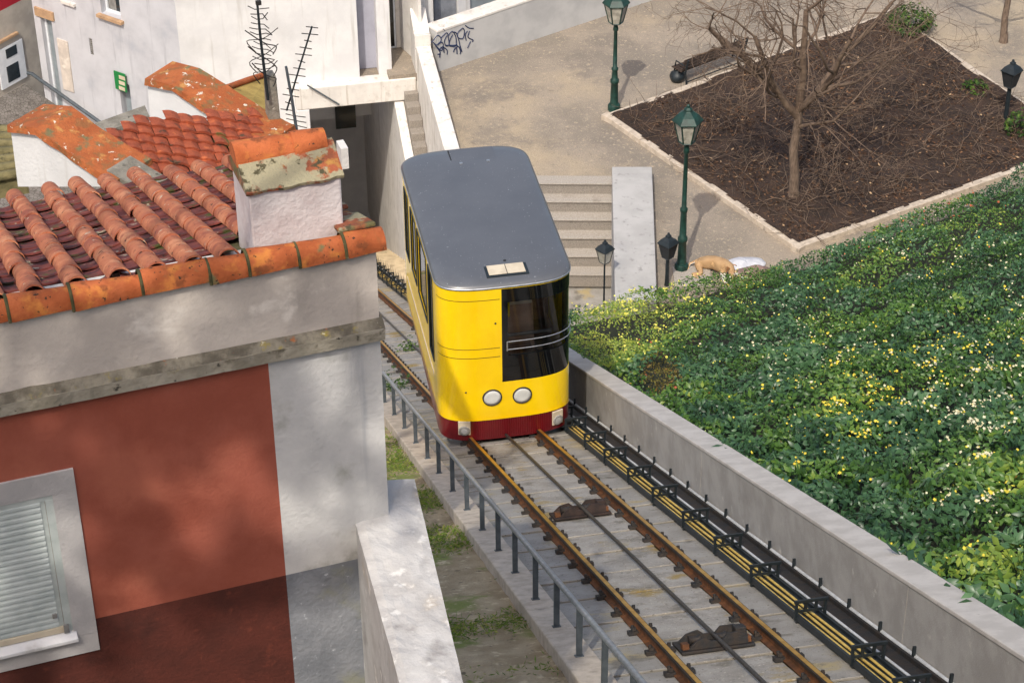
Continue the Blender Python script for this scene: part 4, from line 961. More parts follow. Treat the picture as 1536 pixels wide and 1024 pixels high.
# whitish strip wall edge behind the courses and the mossy left roof
b = MB(); e0, e1 = dep(150, 208, 24.5), dep(225, 181, 24.8); b.prism([e0, e1, e1+Z*.06, e0+Z*.06], HA*.25-Z*.0); b.build('roof_edge', m_cement, nb)
b = MB(); b.prism([dep(-30, 195, 23), dep(30, 200, 23), dep(40, 262, 21), dep(-30, 275, 21)], (0, 0, -.2)); m_olive = mat('olive_mossy_tile', hx('#7d7350'), hx('#5f593d'), 6., .95, .7, 25., layers=[(hx('#3f3c2a'), 8., .56, .66)]); ml = b.build('mossy_roof', m_olive, nb)
b = MB()
for k in range(7):
    f = k/6.; p0_ = dep(-30, 195, 23)*(1-f)+dep(-30, 275, 21)*f; p1_ = dep(30, 200, 23)*(1-f)+dep(40, 262, 21)*f; b = MB(); b.tube([p0_+Z*.03, p1_+Z*.03], .05, 6); b.build('tile_course', m_olive, ml)
# ochre roof piece and concrete post with aerials
oc = thing('ochre_roof', dep(370, 160, 26), 'small ochre coloured roof slope edged with orange tiles beside the concrete post', 'roof')
oq = [dep(338, 136, 25.5), dep(402, 114, 26.5), dep(402, 196, 24.6), dep(366, 168, 24.8)]
b = MB(); b.prism(oq, (0, 0, -.2)); b.build('slope', m_mustard, oc)
b = MB(); b.tube([oq[0]+Z*.03, (oq[0]+oq[1])/2+Z*.035, oq[1]+Z*.03], .035, 6); b.tube([oq[0]+Z*.03, oq[3]+Z*.03], .05, 6); b.build('edge_tiles', m_tile_o, oc)
PP = dep(410, 214, 22.5)
b = MB(); q0 = [hit(px, py, PP, HA) for px, py in ((400, 116), (414, 114), (428, 213), (402, 214))]; q0[2] = q0[2]; 
b.prism([q0[0], q0[1], q0[2]-Z*.8, q0[3]-Z*.8], HA*.14); tag(b.build('concrete_post', m_cement, bevel=.01), 'leaning grey concrete post rising behind the chimney and carrying the tall aerial', 'post')
def onp(px, py, P0=PP): return hit(px, py, P0-HA*.05, HA)
an = thing('aerial', onp(400, 130), 'tall ragged aerial with curved wire loops on the concrete post', 'aerial')
b = MB(); b.tube([onp(386, 7), onp(391, 60), onp(398, 118), onp(402, 150)], [.012, .014, .016, .016], 6); b.build('mast', m_black, an)
b = MB(); b.box(onp(384, 8)-HA*.02, HE*.05, HA*.04, Z*.04); b.build('mast_head', m_iron, an)
for k in range(13):
    y = 14+k*7.5; x = 387+(y-8)*.105; s_ = RNG.uniform(.7, 1.2)
    g = MB(); wv = 13*s_; up = RNG.uniform(-5, 8)
    g.tube([onp(x-wv, y+up*.4+RNG.normal(0, 2))+HA*.05, onp(x-wv*.4, y+up*.1), onp(x, y), onp(x+wv*.5, y-up*.2), onp(x+wv, y-up+RNG.normal(0, 3))-HA*.05], .0055, 4); g.build('element', m_iron, an)
for k, (ya, yb, w_) in enumerate(((46, 78, 26), (70, 110, 24), (95, 126, 20))):
    g = MB(); x = 387+(ya-8)*.105; g.tube([onp(*p) for p in smoothp([(x-w_*.9, ya), (x-6, ya+12), (x+8, ya+20), (x+w_*.9, yb-8), (x+w_*.7, yb+4)])], .006, 4); g.tube([onp(*p) for p in smoothp([(x+w_, ya-4), (x+4, ya+12), (x-w_*.8, yb-16), (x-w_*.3, yb)])], .005, 4); g.build('wire_loop', m_iron, an)
an = thing('aerial', onp(447, 208), 'thin aerial with straight crossbars on its own short mast, right of the concrete post', 'aerial')
b = MB(); b.tube([onp(429, 100), onp(438, 150), onp(450, 230)], [.014, .016, .018], 6); b.build('mast', m_post, an)
b = MB(); b.tube([onp(468, 40), onp(449, 102), onp(430, 166)], .010, 6); b.build('boom', m_black, an)
for k in range(13):
    f = k/12.; x = 468-38*f; y = 41+124*f
    g = MB(); w_ = 9+4*math.sin(k*2.1); g.tube([onp(x-w_, y-1.2+RNG.normal(0, .6)), onp(x+w_, y+1.5+RNG.normal(0, .6))], .0052, 4); g.build('element', m_iron, an)
for k in range(4):
    g = MB(); y = 174+k*7; x = 441+(y-170)*.12; g.tube([onp(x-13, y-3), onp(x, y), onp(x+17, y+2+k)], .005, 4); g.build('element', m_iron, an)
b = MB(); b.tube([hit(461, 128, U*(UL+.1), U), hit(509, 157, U*(UL+.1), U)], .025, 5); tag(b.build('cable_pipe', m_post), 'thin dark pipe slanting across the white lintel of the underpass', 'pipe')

# ================================================================== GARDEN BED
bL, bB, bR, bT = [atz(px, py, ZP+.15) for px, py in ((905, 172), (1196, 372), (1600, 230), (1338, 16))]
bT2 = atz(1336+264, 15+182, ZP+.15)
def isect(p, d1, q, d2):
    A_ = np.array([[d1[0], -d2[0]], [d1[1], -d2[1]]]); r_ = np.linalg.solve(A_, (q-p)[:2]); return p+d1*r_[0]
bX = isect(bB, bR-bB, bT, bT2-bT)
def strip2(p, q, wd, z0, z1, inn):
    d_ = q-p; d_ = d_/np.linalg.norm(d_); n_ = np.array([-d_[1], d_[0], 0]); n_ = n_ if n_@(inn-p) > 0 else -n_
    return d_, n_
bc = (bL+bB+bR+bT)/4
bt = thing('bed_kerb', bc*[1, 1, 0]+Z*ZP, 'pale stone kerb framing the dark garden bed in the square', 'kerb')
for p, q in ((bL, bB), (bB, bX), (bT, bL), (bT, bX)):
    d_, n_ = strip2(p, q, .25, 0, 0, bc); Lq = np.linalg.norm(q-p); k = int(Lq/1.6); 
    for i in range(k):
        a_ = p+d_*(Lq*i/k+(.21 if i == 0 else .006)); c_ = p+d_*(Lq*(i+1)/k-.006+(.0 if i < k-1 else -.0)); j = n_*RNG.normal(0, .002)
        g = MB(); g.prism([a_+j, c_+j, c_+n_*.20+j, a_+n_*.20+j], (0, 0, -.35)); g.build('kerb_stone', m_kerb, bt, bevel=.015)
for p, nx in ((bL, bB), (bB, bR), (bT, bL)):
    g = MB(); g.cbox(p*[1, 1, 0]+Z*(ZP+.02)+(bc-p)*[1, 1, 0]/np.linalg.norm((bc-p)[:2])*.12, DLw*.24*0+np.array([.3, .3, 0])*.6, np.array([-.3, .3, 0])*.6, Z*.28); g.build('kerb_stone', m_kerb, bt, bevel=.015)
ng = 70
def bedp(s, t_): return (bL*(1-s)+bB*s)*(1-t_)+(bT*(1-s)+bX*s)*t_
def bedz(x, y): return ZP+.16+.06*mnoise.noise(Vector((x*.5, y*.5, 0)))+.06*mnoise.noise(Vector((x*1.7, y*1.7, 3)))+.03*mnoise.noise(Vector((x*5, y*5, 7)))
vs = []
for i in range(ng):
    for j in range(ng):
        p = bedp(.015+.97*i/(ng-1), .012+.976*j/(ng-1)); vs.append((p[0], p[1], bedz(p[0], p[1])))
b = MB(); b.add(vs, [(i*ng+j, (i+1)*ng+j, (i+1)*ng+j+1, i*ng+j+1) for i in range(ng-1) for j in range(ng-1)], 0, True)
tag(b.build('garden_soil', m_soil), kind='structure')
def bedpts(n, s0=.03, s1=.97, t0=.03, t1=.97):
    s = RNG.uniform(s0, s1, n); t_ = RNG.uniform(t0, t1, n); P = (bL*(1-s[:, None])+bB*s[:, None])*(1-t_[:, None])+(bT*(1-s[:, None])+bX*s[:, None])*t_[:, None]
    P[:, 2] = [bedz(x, y) for x, y, _ in P]; return P
P = bedpts(11000); keep = fbm(P, .6, 3.)+RNG.normal(0, .35, len(P)) > .0; P = P[keep]+Z*.02
N = RNG.normal(0, .5, P.shape)+Z
m_litter = leafmat('leaf_litter', [(0, hx('#35261d')), (.5, hx('#573e2b')), (.8, hx('#86644a')), (1, hx('#d3b48c'))], .8, .1)
tag(leaves_mesh('leaf_litter', m_litter, P, N, .10, .55, RNG.beta(1.6, 2.4, len(P)), loc=bc), kind='stuff')
# dry twigs lying and arching over the bed
b = MB()
def wob(p, d_, L_, n_, j):
    out = [p]; dd = d_/np.linalg.norm(d_)
    for i in range(n_):
        dd = dd+RNG.normal(0, j, 3); dd /= np.linalg.norm(dd); p = p+dd*L_/n_; out.append(p)
    return out
for p in bedpts(1300):
    d_ = np.array([RNG.normal(), RNG.normal(), abs(RNG.normal(0, .28))+.05]); L_ = RNG.uniform(.25, 1.1)
    pth = wob(p+Z*.02, d_, L_, 4, .28)
    for q in pth: q[2] = max(q[2], bedz(q[0], q[1])+.01)
    b.tube(pth, np.linspace(.010, .004, 5)*RNG.uniform(.7, 1.4), 3, caps=False)
tag(b.build('dry_twigs', m_twig, loc=bc), kind='stuff')

# ================================================================== BARE TREES
def tube_fast(b, path, r0, r1, n):
    b.tube(path, np.linspace(r0, r1, len(path)), n, caps=False)
def bare_tree(name, label, base, limbs, seed, depth=4, trunk_r=.13, trunk_path=None, cat='tree', group=None, lean=1., dens=1.):
    global RNG
    keepR = RNG; RNG = np.random.default_rng(seed)
    t_ = thing(name, base, label, cat, group)
    tb_ = MB(); tube_fast(tb_, trunk_path, trunk_r*1.15, trunk_r*.8, 10)
    fl_ = MB(); fl_.v = tb_.v
    tb_.lathe(base-Z*.1, [(0, trunk_r*1.7), (.15, trunk_r*1.35), (.4, trunk_r*1.12)], 10)
    tb_.build('trunk', m_bark, t_)
    cb = MB(); tips = []
    def grow(p, d_, L_, r, lev):
        nseg_ = 5 if lev < 2 else 4
        pth = [p]; dd = d_/np.linalg.norm(d_)
        for i in range(nseg_):
            up_ = .10 if lev < 2 else (-.05 if lev > 2 else .02)
            dd = dd+RNG.normal(0, .13+.05*lev, 3)+Z*up_; dd /= np.linalg.norm(dd); p = p+dd*L_/nseg_; pth.append(p)
        r1 = r*.55
        tube_fast(cb, pth, r, r1, (7, 6, 5, 4, 3, 3)[lev])
        if lev >= depth: return
        nc = int(round((4, 4, 4, 3, 2)[lev]*dens))
        for k in range(nc):
            f = RNG.uniform(.25, 1.) if k else 1.
            i = min(int(f*nseg_), nseg_); q = pth[i]
            dl = pth[min(i+1, nseg_)]-pth[max(i-1, 0)]; dl /= np.linalg.norm(dl)
            ax = RNG.normal(0, 1, 3); ax -= dl*(ax@dl); ax /= np.linalg.norm(ax)
            nd = dl*RNG.uniform(.55, .9)+ax*RNG.uniform(.45, .95); nd[2] *= lean
            rr_ = r*(1-f)+r1*f
            grow(q, nd, L_*RNG.uniform(.5, .78), max(rr_*RNG.uniform(.5, .74), .0045), lev+1)
    for q, d_, L_, r in limbs: grow(np.asarray(q), np.asarray(d_, float), L_, r, 0)
    cb.build('crown', m_twig, t_); RNG = keepR
    return t_
tb0 = atz(1190, 300, ZP+.05)
def onT(px, py, dd=0.): return hit(px, py, tb0, HA*0+np.array([0, -1., 0]))+np.array([0, dd, 0])
fork = onT(1199, 165)
X_ = np.array([1., 0, 0]); Y_ = np.array([0, 1., 0])
bare_tree('bare_tree', 'bare leafless tree with wide drooping branches standing in the dark garden bed', tb0,
    [(onT(1196, 175), onT(1128, 62, -.4)-fork, 2.9, .10), (onT(1196, 175), onT(1070, 10, .6)-fork, 3.7, .10), (fork, onT(1210, 60, .3)-fork, 2.8, .12), (fork, onT(1270, 60, -.8)-fork, 3.3, .10), (fork, onT(1340, 60, .9)-fork, 3.6, .09),
     (onT(1194, 190), onT(1290, 120, -1.)-fork, 2.3, .05), (fork, onT(1230, 120, -1.6)-fork, 2.0, .06)], 5, 4, .125,
    [tb0-Z*.1, onT(1192, 262), onT(1190, 225), onT(1196, 190), fork], lean=.95, dens=1.1)
b2 = atz(1470, 92, ZP)
bare_tree('bare_tree', 'second bare tree partly in view beyond the black lantern at the upper right', b2+np.array([.9, 1.2, 0]),
    [(b2+np.array([.9, 1.2, 1.6]), np.array([-1.1, -.3, .7]), 2.3, .06), (b2+np.array([.9, 1.2, 1.7]), np.array([-.3, .2, 1]), 2.4, .065), (b2+np.array([.9, 1.2, 1.7]), np.array([.8, -.2, .8]), 2.2, .06)], 12, 4, .10,
    [b2+np.array([.9, 1.2, -.1]), b2+np.array([.85, 1.2, .8]), b2+np.array([.9, 1.2, 1.75])], lean=.85)

# small green shrubs growing in the bed
m_shrub = leafmat('shrub_leaf', [(0, hx('#1f3312')), (.5, hx('#35521d')), (1, hx('#6f8a35'))], .55)
def shrub(px, py, r, h, label, n=900, name='shrub'):
    p = atz(px, py, ZP+.05); t_ = thing(name, p, label, 'shrub')
    P = RNG.normal(0, 1, (n, 3)); P /= np.linalg.norm(P, axis=1)[:, None]; P *= RNG.uniform(.35, 1, (n, 1))**.5; P = P*[r, r, h*.55]+[0, 0, h*.5]
    P = P[P[:, 2] > .02]; kk = fbm(P, 2.2/r*.5, px) > -.22; P = P[kk]; N = P*[1, 1, .6]+Z*.5+RNG.normal(0, .4, P.shape)
    leaves_mesh('foliage', m_shrub, P+p, N, .12, .5, RNG.beta(2, 2, len(P)), parent=t_)
    g = MB()
    for k in range(9): g.tube(wob(p, np.array([RNG.normal(0, .5), RNG.normal(0, .5), 1.]), h*.8, 4, .2), np.linspace(.012, .004, 5), 4)
    g.build('stems', m_twig, t_)
shrub(1365, 48, .75, .8, 'rounded green shrub at the far corner of the garden bed', 1600)
shrub(1462, 142, .4, .4, 'loose dark shrub beside the black lantern in the garden bed', 320)
shrub(1522, 205, .35, .8, 'upright thin shrub at the right edge of the garden bed', 300)

# ================================================================== LAMPS
def lantern(t_, c, s, m_fr, glass, sides=6, tilt=None):
    """tapered street lantern; c = bottom of the glass, s = height of the glass part"""
    rb, rt_ = s*.34, s*.58
    def ringp(r, z, off=0.): return [c+np.array([math.cos(a)*r, math.sin(a)*r, z]) for a in np.linspace(0, 2*math.pi, sides, endpoint=False)+off]
    g = MB(); A_, B_ = ringp(rb, 0), ringp(rt_, s)
    g.loft([A_, B_], True, False); gl_ = g.build('lantern_glass', glass, t_)
    g = MB()
    for i in range(sides):
        g.tube([A_[i], B_[i]], s*.035, 4, sm=False); g.tube([B_[i], B_[(i+1) % sides]], s*.04, 4, sm=False); g.tube([A_[i], A_[(i+1) % sides]], s*.04, 4, sm=False)
    g.build('lantern_frame', m_fr, t_)
    g = MB(); g.loft([ringp(rt_*1.16, s*1.0), ringp(rt_*1.18, s*1.05), ringp(rt_*.82, s*1.30), ringp(rt_*.36, s*1.47), ringp(rt_*.30, s*1.52), ringp(rt_*.34, s*1.58), ringp(rt_*.15, s*1.66)], True, True)
    g.lathe(c+Z*s*1.66, [(0, s*.05), (s*.04, s*.085), (s*.10, s*.07), (s*.14, s*.02)], 8); g.build('lantern_roof', m_fr, t_)
    g = MB(); g.lathe(c-Z*s*.16, [(0, s*.12), (s*.06, s*.2), (s*.16, s*.34)], sides); g.lathe(c+Z*.0, [(0, s*.1), (s*.25, s*.07), (s*.55, s*.05)], 8); g.build('lantern_base', m_fr, t_)
def lamp(name, label, base, Ht, s, rpost, m_fr, glass, group=None, plinth=True, sides=6):
    t_ = thing(name, base, label, 'street lamp', group)
    g = MB(); r = rpost; hp = Ht-s*1.8-s*.16
    pr = [(0, r*2.3), (.10, r*2.3), (.13, r*1.9), (.55, r*1.75), (.85, r*1.6), (.88, r*2.0), (.97, r*2.0), (1.0, r*1.45), (hp*.47, r*1.25), (hp*.48, r*1.55), (hp*.50, r*1.55), (hp*.51, r), (hp*.93, r*.8), (hp*.94, r*1.2), (hp*.96, r*1.2), (hp, r*.85)] if plinth else [(0, r*1.4), (.2, r*1.1), (hp, r)]
    g.lathe(base, pr, 14); g.build('post', m_fr, t_)
    if plinth:
        g = MB(); g.lathe(base, [(0, r*2.9), (.16, r*2.9), (.20, r*2.5)], 8); g.build('base', m_fr, t_)
    lantern(t_, base+Z*(hp+s*.16), s, m_fr, glass, sides); return t_
lb = atz(1022, 405, ZP)
lamp('street_lamp', 'tall dark green street lamp with a white lantern between the steps and garden bed', lb, 4.72, .56, .062, m_green, m_lampglass, 'green street lamps')
la = atz(921, 165, ZP)
lamp('street_lamp', 'dark green street lamp at the far left corner of the garden bed by the bench', la, 3.75, .56, .062, m_green, m_lampglass, 'green street lamps')
lc = atz(1000, 428, ZP)
lamp('garden_lantern', 'black lantern on a thin post between the concrete slab wall and the tall lamp', lc, 1.55, .40, .045, m_black, m_dark, 'black lanterns', False, 4)
_p = hit(907, 393, SP(-.28, 0, ZP), SRr); _q = float((_p-SO)@SD); _zb = ZP-.012-.34*max(0, min(5, int(_q/.365)))
lamp('garden_lantern', 'black lantern on a thin post against the left face of the concrete slab wall', _p*[1, 1, 0]+Z*_zb, _p[2]-_zb+1.8*.36, .36, .022, m_black, m_lampglass, 'black lanterns', False, 4)
le = atz(1507, 188, ZP)
lamp('garden_lantern', 'black lantern with dark glass at the far right inside the garden bed', le, 2.05, .46, .06, m_black, m_dark, 'black lanterns', False, 4)
b = MB(); c = lb*[1, 1, 0]+Z*(ZP-.35); b.cbox(c+np.array([.25, -.35, .16]), X_*.95, Y_*.9, Z*.5); tag(b.build('stone_plinth', m_granite_top, bevel=.03), 'pale stone block at the foot of the tall green street lamp', 'stone block')

# ================================================================== BENCH, BAG, CLOTHS
n0, n1 = atz(1030, 131, ZP), atz(1118, 98, ZP); DB = n1-n0; LB = np.linalg.norm(DB); DB /= LB; FB = np.array([-DB[1], DB[0], 0]); FB = FB if FB[1] > 0 else -FB
t = thing('park_bench', n0, 'dark slatted bench with iron legs standing along the far kerb of the garden bed', 'bench')
for k in range(4):
    g = MB(); z_ = .50+.105*k; o = n0-DB*.1+FB*(.10-.026*k)+Z*z_; g.box(o, DB*(LB+.2), FB*.025, Z*.055); g.build('backrest_slat', m_wood, t, bevel=.006)
for k in range(5):
    g = MB(); g.box(n0-DB*.1+FB*(.16+.09*k)+Z*.43, DB*(LB+.2), FB*.065, Z*.03); g.build('seat_slat', m_wood, t, bevel=.006)
for x in (0., LB):
    g = MB(); o = n0+DB*x
    g.tube([o, o+FB*.08+Z*.43, o+Z*.86-FB*.03], .028, 6); g.tube([o+FB*.58, o+FB*.55+Z*.43], .026, 6); g.tube([o+FB*.06+Z*.41, o+FB*.58+Z*.41], .022, 6); g.tube([o+FB*.06+Z*.62, o+FB*.5+Z*.64, o+FB*.55+Z*.43], .02, 6); g.build('leg_frame', m_black, t)
g = MB(); g.tube([n0+Z*.15+FB*.02, n1+Z*.15+FB*.02], .018, 6); g.build('foot_rail', m_black, t)
c = atz(1016, 122, ZP); g = MB(); rings = []
for k, (h_, r_) in enumerate(((0, .10), (.05, .19), (.16, .23), (.27, .19), (.33, .08), (.36, .05), (.42, .09))):
    rings.append([c+np.array([math.cos(a)*r_*(1+.12*mnoise.noise(Vector((math.cos(a)*2, math.sin(a)*2, h_*6)))), math.sin(a)*r_*(1+.12*mnoise.noise(Vector((math.cos(a)*2, math.sin(a)*2, h_*6+5)))), h_]) for a in np.linspace(0, 2*math.pi, 18, endpoint=False)])
g.loft(rings, True, True, 0, True); tag(g.build('rubbish_bag', m_black), 'small knotted black bag on the ground at the end of the bench', 'bag')
def cloth(name, label, px, py, rx, ry, h, m, seed, cat, rotz=0., z=ZP):
    c = atz(px, py, z); g = MB(); n_ = 40; vs_ = []
    ca, sa = math.cos(rotz), math.sin(rotz)
    for i in range(n_+1):
        rr_ = i/n_
        for j in range(56):
            a = 2*math.pi*j/56; edge = 1+.16*mnoise.noise(Vector((math.cos(a)*1.6, math.sin(a)*1.6, seed)))
            x, y = math.cos(a)*rr_*rx*edge, math.sin(a)*rr_*ry*edge
            hh = h*(1-rr_**2.2)*(.62+.5*mnoise.noise(Vector((x*2.1, y*2.1, seed+2))))+.16*h*abs(mnoise.noise(Vector((x*4+y*3, y*2-x*2, seed+9))))*(1-rr_**6)*2
            vs_.append(c+np.array([x*ca-y*sa, x*sa+y*ca, max(hh, .0)+.012]))
    fs_ = [(i*56+j, i*56+(j+1) % 56, (i+1)*56+(j+1) % 56, (i+1)*56+j) for i in range(n_) for j in range(56)]
    g.add(vs_, fs_, 0, True); o = g.build(name, m); sm_ = o.modifiers.new('Solidify', 'SOLIDIFY'); sm_.thickness = .02
    return tag(o, label, cat)
def skin_body(name, m, parent, chain, edges, radii, sub=2, base=None):
    me = bpy.data.meshes.new(name); bs = np.array(parent['_b']) if parent is not None else np.array(base)
    me.from_pydata([list(np.array(p)-bs) for p in chain], edges, []); o = bpy.data.objects.new(name, me); COL.objects.link(o); o['_b'] = [float(x) for x in bs]
    if parent is not None: o.parent = parent
    else: o.location = bs
    sk = o.modifiers.new('Skin', 'SKIN'); sk.use_smooth_shade = True
    for i, r_ in enumerate(radii):
        q_ = me.skin_vertices[0].data[i]; q_.radius = r_ if hasattr(r_, '__len__') else (r_, r_); q_.use_root = (i == 0)
    ss = o.modifiers.new('Subdivision', 'SUBSURF'); ss.levels = sub; ss.render_levels = sub
    me.materials.append(m); return o
m_dog = mat('tan_and_white_fur', hx('#b4936c'), hx('#9d7b56'), 3., .95, .5, 60., layers=[(hx('#e2b985'), 3.2, .5, .6), (hx('#ebe6df'), 1.7, .56, .6)])
dg = atz(1075, 411, ZP); fwd = np.array([.80, -.60, 0]); sd_ = np.array([.60, .80, 0])
def DP_(f, l, h): return dg+(fwd*f+sd_*l+Z*h)*1.32
dogr = thing('dog', dg, 'tan and white dog lying curled on the ground at the foot of the tall lamp', 'dog')
skin_body('body', m_dog, dogr,
  [DP_(-.30, .04, .17), DP_(-.10, .09, .20), DP_(.12, .08, .22), DP_(.28, .0, .27), DP_(.38, -.10, .27), DP_(.46, -.20, .22), DP_(.50, -.28, .16),
   DP_(-.36, -.10, .12), DP_(-.18, -.26, .07), DP_(-.34, -.34, .045), DP_(-.16, -.40, .035),
   DP_(.20, -.10, .10), DP_(.34, -.22, .05), DP_(.52, -.34, .04),
   DP_(.26, .14, .10), DP_(.44, .12, .05), DP_(.62, .04, .04),
   DP_(-.46, .06, .10), DP_(-.56, -.06, .06), DP_(-.50, -.24, .05)],
  [(0, 1), (1, 2), (2, 3), (3, 4), (4, 5), (5, 6), (0, 7), (7, 8), (8, 9), (9, 10), (2, 11), (11, 12), (12, 13), (2, 14), (14, 15), (15, 16), (0, 17), (17, 18), (18, 19)],
  [.16, .17, .17, .12, .10, .075, .04, .11, .07, .045, .035, .07, .045, .035, .07, .045, .035, .05, .03, .02])
for sg_ in (-1, 1):
    g = MB(); e0 = DP_(.36+.02*sg_, -.10+.07*sg_, .36); g.prism([e0+fwd*.05, e0-fwd*.05, e0+sd_*.12*sg_-Z*.09+fwd*.02], sd_*.02+Z*.015); g.build('ear', m_tan, dogr, bevel=.008)
g = MB(); g.lathe(DP_(.515, -.30, .16), [(0, .022), (.02, .018)], 8, fwd); g.build('nose', m_black, dogr)
for sg_ in (-1, 1):
    g = MB(); g.lathe(DP_(.455+.02*sg_, -.185+.045*sg_, .275), [(0, .012), (.012, .008)], 6, Z+fwd*.6); g.build('eye', m_black, dogr)
cloth('cloth', 'flat white cloth spread on the ground beside the dog', 1118, 397, .52, .30, .16, m_white, 8.1, 'cloth', .15)
cloth('cloth', 'dull mauve brown cloth bunched in front of the white cloth', 1128, 412, .58, .24, .26, m_mauve, 15.2, 'cloth', .1)

# ================================================================== PLANTED BANK BESIDE THE TRACK
def bank_z(u_, v_):
    z_ = ZP+K*(u_-UB(v_))
    near = math.exp(-max(v_-2.02, 0)/.8)
    z_ += (K*u_+.45-z_)*near*.8
    if u_ < UB(v_)+.9: z_ -= (UB(v_)+.9-u_)*.25
    return z_
BU = []
_g = .78
for i in range(int(44/_g)):
    for j in range(int(27/_g)):
        cu, cv = -24+i*_g+RNG.uniform(-.36, .36), 1.9+j*_g+RNG.uniform(-.36, .36); r_ = RNG.choice([.42, .55, .7, .9], p=[.3, .35, .25, .1]); BU.append((cu, cv, r_, r_*RNG.uniform(.5, .95), RNG.normal(), RNG.normal()))
BU = np.array(BU)
def moundv(u_, v_):
    """height, bush index"""
    H_ = np.zeros(len(u_)); I_ = np.zeros(len(u_), int)
    for k in range(0, len(u_), 20000):
        a = u_[k:k+20000, None]; c = v_[k:k+20000, None]
        d2 = ((a-BU[:, 0])**2+(c-BU[:, 1])**2)/BU[:, 2]**2
        h_ = BU[:, 3]*np.sqrt(np.clip(1-d2, 0, 1)); I_[k:k+20000] = h_.argmax(1); H_[k:k+20000] = h_.max(1)
    return H_, I_
def mound(u_, v_): return .30*mnoise.noise(Vector((u_*.45, v_*.55, 2.)))
gu = np.linspace(-25, 21, 120); gv = np.linspace(2.02, 26, 80); vs = []
for a in gu:
    for c in gv:
        aa = max(a, UB(c)); vs.append(W(aa, c, bank_z(aa, c)+.5*mound(aa, c)-.05))
b = MB(); b.add(vs, [(i*80+j, (i+1)*80+j, (i+1)*80+j+1, i*80+j+1) for i in range(119) for j in range(79)], 0, True)
for j in range(79): pass
tag(b.build('bank', m_bankg), kind='structure')
bp = []
b = MB()
cs = np.linspace(2.02, 26, 60); top = [W(UB(c), c, bank_z(UB(c), c)) for c in cs]
b.add(top+[p*[1, 1, 0]+Z*-19 for p in top], [(i, i+1, 60+i+1, 60+i) for i in range(59)]); tag(b.build('bank_edge', m_bankg), kind='structure')
n = 265000
u_ = RNG.uniform(-20, 14.5, n); v_ = RNG.uniform(1.97, 23.5, n)
# keep what the view can reach, denser close to the viewer's side
P0_ = np.stack([U[0]*u_+V[0]*v_, U[1]*u_+V[1]*v_, K*u_], 1)
q_ = (P0_-CAM)@R; xx = CX+F*q_[:, 0]/-q_[:, 2]; yy = CY-F*q_[:, 1]/-q_[:, 2]
keep = (xx > 820) & (xx < 2150) & (yy < 1250) & (yy > 180)
u_, v_ = u_[keep], v_[keep]
ub_ = np.array([UB(x) for x in v_]); k2 = u_ > ub_+.15; u_, v_ = u_[k2], v_[k2]
k3 = RNG.uniform(0, 1, len(u_)) < np.where(u_-np.array([UB(x) for x in v_]) < 1.3, 1., np.clip(.55+.03*(u_+16), .55, 1.)); u_, v_ = u_[k3], v_[k3]
mm = np.array([mound(a, c) for a, c in zip(u_, v_)]); bh, bi = moundv(u_, v_)
lay = RNG.uniform(0, 1, len(u_))
hgt = .02+mm*.7+bh*np.where(lay > .25, .78+.3*lay, .3+1.9*lay)+.07*np.array([mnoise.noise(Vector((a*3.1, c*3.1, 9.))) for a, c in zip(u_, v_)])
edge_ = np.clip(1-(u_-np.array([UB(x) for x in v_]))/1.1, 0, 1); hgt = np.where(edge_ > 0, hgt*(1-edge_)+edge_*(RNG.uniform(-.25, .42, len(u_))), hgt)
nearw = np.clip((v_-2.02)/.55, 0, 1); hgt = hgt*(.8+.2*nearw)+.10*(1-nearw)
bz = np.array([bank_z(a, c) for a, c in zip(u_, v_)])
P = U*u_[:, None]+V*v_[:, None]+Z*(bz+np.where(edge_ > 0, hgt, np.maximum(hgt, .02)))[:, None]
e_ = .25
e_ = .08; gx = np.clip((moundv(u_+e_, v_)[0]-moundv(u_-e_, v_)[0])/(2*e_), -2, 2); gy = np.clip((moundv(u_, v_+e_)[0]-moundv(u_, v_-e_)[0])/(2*e_), -2, 2)
N = -U*gx[:, None]*1.2-V*gy[:, None]*1.2+Z*.75-U*0+RNG.normal(0, .42, P.shape)+U*.2
# patches of different plants: dark glossy, blue-green, yellow-green
pa = np.array([mnoise.noise(Vector((a*.42, c*.42, 20.))) for a, c in zip(u_, v_)]); pb_ = np.array([mnoise.noise(Vector((a*.9, c*.9, 31.))) for a, c in zip(u_, v_)])
xx = CX+F*((P-CAM)@R)[:, 0]/-((P-CAM)@R)[:, 2]; yy = CY-F*((P-CAM)@R)[:, 1]/-((P-CAM)@R)[:, 2]
def near_px(x, y, rx, ry): return np.exp(-(((xx-x)/rx)**2+((yy-y)/ry)**2))
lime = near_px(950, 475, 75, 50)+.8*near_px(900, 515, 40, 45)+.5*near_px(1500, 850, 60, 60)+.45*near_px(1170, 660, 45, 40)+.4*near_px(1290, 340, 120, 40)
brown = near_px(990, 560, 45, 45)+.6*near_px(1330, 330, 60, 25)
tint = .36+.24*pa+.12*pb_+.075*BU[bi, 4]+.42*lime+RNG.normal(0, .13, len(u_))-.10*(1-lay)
m_bank = leafmat('bank_leaf', [(0, hx('#273f1d')), (.25, hx('#3e5e2b')), (.45, hx('#587c3a')), (.7, hx('#869b42')), (1, hx('#b3bb50'))], .38, .28)
m_bank2 = leafmat('bank_leaf_blue', [(0, hx('#28432c')), (.4, hx('#496b47')), (.8, hx('#6a8c60')), (1, hx('#93ad80'))], .34, .25)
m_bank3 = leafmat('bank_leaf_rusty', [(0, hx('#4a3a1c')), (.4, hx('#6f6a2a')), (.75, hx('#8a5a30')), (1, hx('#b8743a'))], .55, .2)
mi = np.where((pb_*.4-pa*.6+.16*BU[bi, 5]+RNG.normal(0, .06, len(u_)) > .06) & (lime < .35), 1, 0); mi = np.where((brown+RNG.normal(0, .12, len(u_)) > .62) | (RNG.uniform(0, 1, len(u_)) < .008), 2, mi)
